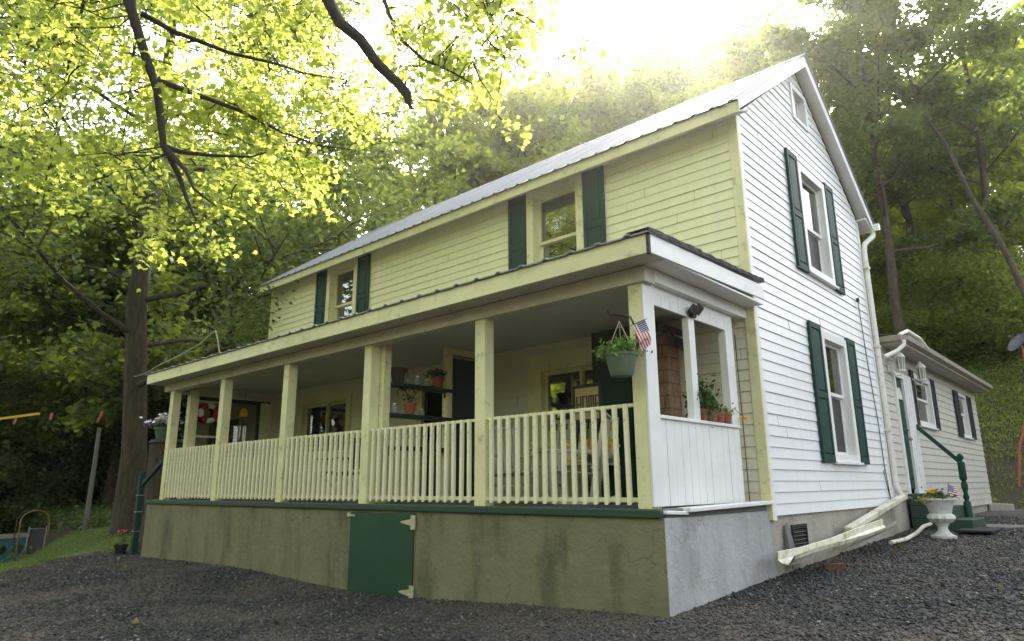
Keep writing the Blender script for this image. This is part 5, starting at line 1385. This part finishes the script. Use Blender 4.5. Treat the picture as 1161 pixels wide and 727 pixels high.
for az, d, s in ((-79, 40, .9), (-75.5, 39, .95), (-72, 41, .9), (-69, 43, .9), (-82, 42, .9), (-77, 50, 1.0), (-66, 45, .9)):
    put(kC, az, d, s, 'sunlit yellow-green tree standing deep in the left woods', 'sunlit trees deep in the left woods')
# bushes
for k in range(90):
    if k < 30: az, d = random.uniform(-13, -3), random.uniform(29.5, 40)
    elif k < 74: az, d = random.uniform(-88, -66), random.uniform(36, 50)
    else: az, d = random.uniform(-70, -50), random.uniform(27, 38)
    put(kE, az, d, random.uniform(.6, 1.3), {0: 'low dense bush at the top of the grassy bank', 1: 'dark bush among the trunks of the left woods', 2: 'bush on the slope behind the far end of the house'}[0 if k < 30 else 1 if k < 74 else 2], {0: 'bushes along the foot of the woods', 1: 'bushes in the left woods', 2: 'bushes behind the house'}[0 if k < 30 else 1 if k < 74 else 2])

# ---- the maple whose boughs hang over the yard (trunk just out of frame on the left)
rng = np.random.default_rng(401); random.seed(401)
ox, oy = -9.0, -6.4
om = thing('overhanging_maple', 'bright backlit maple boughs hanging into the top left with one bare broken limb', 'tree', (ox, oy, h1(ox, oy)))
mb = MB()
zb = h1(ox, oy)
mb.tube([(ox, oy, zb - .3), (ox + .05, oy, zb + 2), (ox + .15, oy + .1, zb + 5), (ox + .35, oy + .2, 8.2), (ox + .6, oy + .4, 11), (ox + .7, oy + .6, 15)], [.46, .34, .30, .26, .2, .05], 12)
main = [(ox + .35, oy + .2, 8.0), (-7.6, -5.2, 9.3), (-6.2, -4.1, 9.2), (-5.4, -3.4, 7.8), (-5.03, -3.0, 6.23), (-4.81, -2.96, 5.65), (-4.75, -2.72, 5.0), (-4.7, -2.58, 4.65), (-4.66, -2.45, 3.97), (-4.6, -2.27, 3.64), (-4.47, -2.21, 3.35), (-4.33, -2.14, 3.07)]
mb.tube(main, [.17, .14, .12, .10, .066, .058, .05, .046, .036, .028, .022, .010], 9, cap=False)
subs = [[(-4.78, -2.82, 5.54), (-4.77, -2.47, 5.49), (-4.73, -1.8, 5.52), (-4.69, -1.23, 5.64), (-4.6, -.84, 5.64), (-4.4, -.3, 5.7)],
        [(-4.71, -2.61, 4.75), (-4.75, -2.1, 4.8), (-4.76, -1.61, 4.82), (-4.88, -.94, 4.83), (-4.83, -.43, 4.82), (-4.7, .1, 4.9)],
        [(-4.67, -2.47, 3.97), (-4.7, -2.25, 3.98), (-4.76, -1.87, 4.1), (-4.77, -1.38, 4.27), (-4.82, -.83, 4.66)],
        [(-4.65, -2.41, 3.93), (-4.29, -2.31, 3.58), (-4.07, -2.3, 3.31), (-3.89, -2.12, 3.11)],
        [(-4.9, -2.98, 6.0), (-5.3, -2.8, 6.2), (-6.0, -2.5, 6.0), (-6.6, -2.3, 5.4), (-7.0, -2.2, 4.8)],
        [(-5.03, -3.0, 6.23), (-4.6, -2.2, 6.6), (-4.2, -1.2, 6.6), (-3.6, -.2, 6.4)],
        [(-5.4, -3.4, 7.8), (-6.4, -3.0, 7.2), (-7.3, -2.9, 6.2), (-8.0, -2.8, 5.0), (-8.5, -2.7, 4.2)],
        [(-6.2, -4.1, 9.2), (-4.6, -2.8, 8.8), (-3.6, -1.6, 7.6), (-3.29, -.62, 6.45), (-3.13, -.58, 5.95), (-2.95, -.5, 5.52), (-2.7, -.35, 5.2), (-2.42, -.18, 5.01), (-2.24, .01, 4.85)],
        [(-3.6, -1.6, 7.6), (-2.8, -.4, 7.0), (-2.49, .32, 6.45), (-2.26, .41, 5.86), (-2.12, .41, 5.41), (-2.04, .48, 5.1)]]
for s in subs:
    n = len(s); mb.tube(s, [(.034 if n < 8 else .045) * (1 - .82 * i / (n - 1)) for i in range(n)], 6, cap=False)
wood = mb
# twigs: short wandering side shoots, then leaves hung along them
allp = [p for s in subs + [main[4:]] for p in (lerp_path([Vector(q) for q in s], t)[0] for t in np.linspace(.05, 1, 30))]
C = []
def spray(p, d, ln, nl, spread):
    w = wander(p, d, ln, 5, .25, -.03)
    wood.tube(w, [.010 * (1 - .8 * i / 5) + .002 for i in range(6)], 4, cap=False)
    for k in range(nl):
        q, _ = lerp_path(w, random.random() ** .7)
        C.append((q[0] + random.gauss(0, spread), q[1] + random.gauss(0, spread), q[2] + random.gauss(-.03, spread * .7)))
# dense left mass
n_s = 0
while n_s < 150:
    az = random.uniform(-88, -56); el = random.uniform(16, 40); d = random.uniform(8.1, 11.8)
    if el < (19 if az < -77 else 18.5 if az > -73 else 21.5) + random.gauss(0, 1.0): continue
    if az > -66 and el < 20.5 + (az + 66) * .75: continue
    if az > -59.5 and el < 27: continue
    if az < -76 and el < 25 and random.random() < .75: continue
    x, y = pol(az, d); z = .228 + d * math.tan(math.radians(el))
    P = Vector((x, y, z))
    near = min(allp, key=lambda q: (q - P).length)
    if (near - P).length > .5:
        if (near - P).length > 2.6: continue
        qs = [near.lerp(P, q) + Vector((random.gauss(0, .10), random.gauss(0, .10), random.gauss(0, .08) + .35 * q * (1 - q))) for q in (.2, .4, .6, .8)]
        wood.tube([near] + qs + [P], [.010, .009, .0075, .006, .005, .004], 4, cap=False)
    spray(P, (random.gauss(0, 1), random.gauss(0, 1), random.gauss(-.1, .3)), random.uniform(.5, .9), random.randint(72, 112), .18)
    n_s += 1
# looser sprays against the sky
n_s = 0
while n_s < 48:
    s = random.choice(subs[7:]); p, dd = lerp_path([Vector(q) for q in s[2:]], random.random())
    P = p + Vector((random.gauss(0, .40), random.gauss(0, .45), random.gauss(.12, .28)))
    wood.tube([p, (p + P) / 2 + Vector((0, 0, .06)), P], [.010, .008, .006], 4, cap=False)
    spray(P, (random.gauss(0, 1), random.gauss(0, 1), random.gauss(-.2, .3)), random.uniform(.3, .6), random.randint(34, 60), .13)
    n_s += 1
wood.build('trunk', M['bark_near'], om, smooth=True)
mb = MB(); dead = [(-6.2, -4.1, 9.2), (-4.6, -3.1, 8.0), (-3.55, -2.1, 6.9), (-3.27, -1.74, 6.23), (-3.1, -1.44, 5.61), (-3.03, -1.32, 5.35), (-2.9, -1.12, 5.17), (-2.77, -.94, 4.86), (-2.64, -.76, 4.66), (-2.58, -.68, 4.54), (-2.56, -.65, 4.42)]
mb.tube(dead, [.09, .085, .08, .075, .07, .066, .062, .060, .058, .055, .036], 9); mb.tube([(-2.58, -.69, 4.46), (-2.54, -.63, 4.36), (-2.51, -.62, 4.35)], [.03, .016, .004], 5); mb.build('broken_limb', M['bark_near'], om, smooth=True)
# crown above the frame, so the yard below is dappled
Cc = []
for k in range(60):
    p = (ox + random.gauss(1.5, 3.0), oy + random.gauss(1.5, 2.6), random.uniform(9.5, 15)); Cc += [(p[0] + random.gauss(0, .5), p[1] + random.gauss(0, .5), p[2] + random.gauss(0, .3)) for _ in range(60)]
V, F = maple_leaves(np.array(C + Cc), .098)
np_mesh('leaves', V - np.array([ox, oy, zb]), F, M['leaf_near'], om)

# ---- woods across the drive, behind the viewer: they light and mirror in the windows
rng = np.random.default_rng(500); random.seed(500)
cs = []; wd = MB()
for k in range(34):
    x = random.uniform(-42, 26); y = -18 - abs(random.gauss(0, 6)) - .12 * abs(x + 5); z = h1(x, y); hgt = random.uniform(10, 17)
    wd.tube([(x, y, z - .2), (x + random.gauss(0, .4), y, z + hgt * .8)], [.22, .07], 6)
    n = 1300
    g = rng.normal(0, 1, (n, 3)); g /= np.linalg.norm(g, axis=1)[:, None]; g *= rng.uniform(.55, 1.1, n)[:, None] ** .5
    cs.append(np.array([x, y, z + hgt * .58]) + g * np.array([3.6, 3.2, hgt * .45]))
V, F = quads(np.concatenate(cs), .42)
ow = np_mesh('woods', V, F, M['leaf_yellow']); tag(ow, 'sunlit woods across the drive facing the porch', 'woods', kind='stuff')
o = wd.build('trunks', M['bark'], ow)

# ---- grass on the lawn, plants on the bank
rng = np.random.default_rng(77)
def blades(n, fx, hgt, wid):
    x, y = fx(n); n = len(x); z = H(x, y) + .025
    th = rng.uniform(0, TAU, n); lean = rng.normal(0, .35, (n, 2)); h_ = hgt * rng.uniform(.5, 1.3, n)
    w = wid * rng.uniform(.6, 1.2, n)
    a = np.stack([x - np.cos(th) * w, y - np.sin(th) * w, z], 1); b = np.stack([x + np.cos(th) * w, y + np.sin(th) * w, z], 1)
    t = np.stack([x + lean[:, 0] * h_, y + lean[:, 1] * h_, z + h_], 1)
    return np.stack([a, b, t], 1).reshape(-1, 3), np.arange(3 * n).reshape(-1, 3)
def lawn_pts(n):
    x = rng.uniform(-26, -8, n); y = rng.uniform(-8, 6, n); k = lawn_keep(x, y); return x[k], y[k]
V, F = blades(60000, lawn_pts, .07, .007)
tag(np_mesh('grass', V, F, M['grass']), 'short green grass growing on the lawn strip', 'grass', kind='stuff')
def bank_pts(n):
    az = np.radians(rng.uniform(-16, 6, n)); d = rng.uniform(20.5, 36, n); x = 2.92 + d * np.sin(az); y = -5.01 + d * np.cos(az)
    k = (y > 16.3) & (rng.random(n) < np.clip((y - 17.5) / 6, .15, 1)); return x[k], y[k]
V, F = blades(60000, bank_pts, .16, .014)
tag(np_mesh('bank_grass', V, F, leaf_mat('bank_blade', (.10, .15, .02), (.17, .23, .03), (.45, .55, .06), .45, .1)), 'light green grass over the bank beyond the extension', 'grass', kind='stuff')
x, y = bank_pts(9000); k = (rng.random(len(x)) < .9); x, y = x[k], y[k]
cl = np.stack([x, y, H(x, y) + .12], 1); C2 = np.repeat(cl, 4, 0) + rng.normal(0, .12, (4 * len(cl), 3)) * np.array([1, 1, .5])
V, F = quads(C2, .13); tag(np_mesh('undergrowth', V, F, M['leaf_mid']), 'low leafy weeds over the bank beyond the extension', 'undergrowth', kind='stuff')
# undergrowth in the woods, left and behind
n = 9000; az = np.radians(rng.uniform(-88, -20, n)); d = rng.uniform(27, 60, n); x = 2.92 + d * np.sin(az); y = -5.01 + d * np.cos(az)
k = (y > 9) | (x < -26); x, y = x[k], y[k]; cl = np.stack([x, y, H(x, y) + .2], 1)
C2 = np.repeat(cl, 4, 0) + rng.normal(0, .25, (4 * len(cl), 3)) * np.array([1, 1, .6])
V, F = quads(C2, .22); tag(np_mesh('undergrowth', V, F, M['leaf_dark']), 'dark undergrowth on the forest floor of the left woods', 'undergrowth', kind='stuff')
n = 5200; az = np.radians(rng.uniform(-90, -66, n)); d = rng.uniform(21, 34, n); x = 2.92 + d * np.sin(az); y = -5.01 + d * np.cos(az)
k = (x < -19.3) & ~((x > -24) & (y < 1.9) & (rng.random(n) < .93)); x, y = x[k], y[k]; cl = np.stack([x, y, H(x, y) + .16], 1)
C2 = np.repeat(cl, 6, 0) + rng.normal(0, .17, (6 * len(cl), 3)) * np.array([1, 1, .7])
V, F = quads(C2, .15); tag(np_mesh('undergrowth', V, F, M['leaf_dark']), 'dark weeds where the lawn meets the left woods', 'undergrowth', kind='stuff')
# fallen leaves on the gravel
n = 46; x = rng.uniform(-9, 4, n); y = rng.uniform(-4.5, 5, n); k = in_drive(x, y) & ~((x < .03) & (y > -.03)); x, y = x[k], y[k]
V, F = maple_leaves(np.stack([x, y, H(x, y) + .055], 1), .075)
tag(np_mesh('fallen_leaves', V, F, pm('dry_leaf', (.20, .16, .07), (.10, .07, .04), 9, .8)), 'a few dry fallen leaves scattered on the gravel', 'fallen leaves', kind='stuff')

# ------------------------------------------------------------------ bright haze hanging over the hillside
hm = bpy.data.materials.new('sunlit_haze'); hm.use_nodes = True
N = hm.node_tree.nodes; L = hm.node_tree.links; N.remove(N['Principled BSDF'])
vs_ = N.new('ShaderNodeVolumeScatter'); vs_.inputs['Color'].default_value = (1, .98, .92, 1); vs_.inputs['Density'].default_value = .00048; vs_.inputs['Anisotropy'].default_value = .82
L.new(vs_.outputs[0], N['Material Output'].inputs['Volume'])
mb = MB(); mb.box(-90, 45, -14, 75, -20, 42)
hz_ = tag(mb.build('haze', hm), 'thin bright haze hanging in the air over the yard and hillside', 'haze', kind='stuff')

# ------------------------------------------------------------------ light, sky, camera
SUN_EL, SUN_AZ = 37.0, -27.0      # azimuth from +y towards +x
w = bpy.data.worlds.new('World'); sc.world = w; w.use_nodes = True
N = w.node_tree.nodes; L = w.node_tree.links
sky = N.new('ShaderNodeTexSky'); sky.sky_type = 'NISHITA'; sky.sun_disc = False
sky.sun_elevation = math.radians(SUN_EL); sky.sun_rotation = math.radians(SUN_AZ); sky.air_density = 1.0; sky.dust_density = 3.0; sky.ozone_density = 1.0
bg = N['Background']; bg.inputs['Strength'].default_value = .86
hs_ = N.new('ShaderNodeHueSaturation'); hs_.inputs['Saturation'].default_value = .5; L.new(sky.outputs['Color'], hs_.inputs['Color'])
tn_ = N.new('ShaderNodeMix'); tn_.data_type = 'RGBA'; tn_.blend_type = 'MULTIPLY'; tn_.inputs[0].default_value = 1; tn_.inputs[7].default_value = (1.0, .97, .89, 1)
L.new(hs_.outputs['Color'], tn_.inputs[6]); L.new(tn_.outputs[2], bg.inputs['Color'])
sl = bpy.data.lights.new('sun', 'SUN'); sl.energy = 14; sl.angle = math.radians(.6); sl.color = (1, .93, .80)
so = link(bpy.data.objects.new('sun', sl))
a, e = math.radians(SUN_AZ), math.radians(SUN_EL)
sd_ = Vector((math.sin(a) * math.cos(e), math.cos(a) * math.cos(e), math.sin(e)))
so.rotation_euler = sd_.to_track_quat('Z', 'Y').to_euler(); so.location = sd_ * 60

cam = bpy.data.cameras.new('camera'); co = link(bpy.data.objects.new('camera', cam)); sc.camera = co
cam.sensor_width = 36; cam.lens = 36 * 774.6 / 1161; cam.clip_start = .05; cam.clip_end = 600
yw, pt, rl_ = math.radians(-42.1766), math.radians(13.6059), math.radians(-.4253)
f = Vector((math.sin(yw) * math.cos(pt), math.cos(yw) * math.cos(pt), math.sin(pt)))
r = f.cross(Vector((0, 0, 1))).normalized(); u = r.cross(f)
r2 = r * math.cos(rl_) + u * math.sin(rl_); u2 = -r * math.sin(rl_) + u * math.cos(rl_)
co.matrix_world = Matrix(((r2.x, u2.x, -f.x, 2.91891), (r2.y, u2.y, -f.y, -5.01032), (r2.z, u2.z, -f.z, .228078), (0, 0, 0, 1)))

sc.render.engine = 'CYCLES'
sc.cycles.use_denoising = True; sc.cycles.denoising_prefilter = 'NONE'
sc.cycles.max_bounces = 7; sc.cycles.diffuse_bounces = 4; sc.cycles.glossy_bounces = 3; sc.cycles.transmission_bounces = 4; sc.cycles.transparent_max_bounces = 8
sc.cycles.sample_clamp_indirect = 6; sc.cycles.volume_bounces = 0; sc.cycles.caustics_reflective = False; sc.cycles.caustics_refractive = False
sc.view_settings.view_transform = 'Standard'; sc.view_settings.look = 'None'; sc.view_settings.exposure = 0; sc.view_settings.gamma = 1
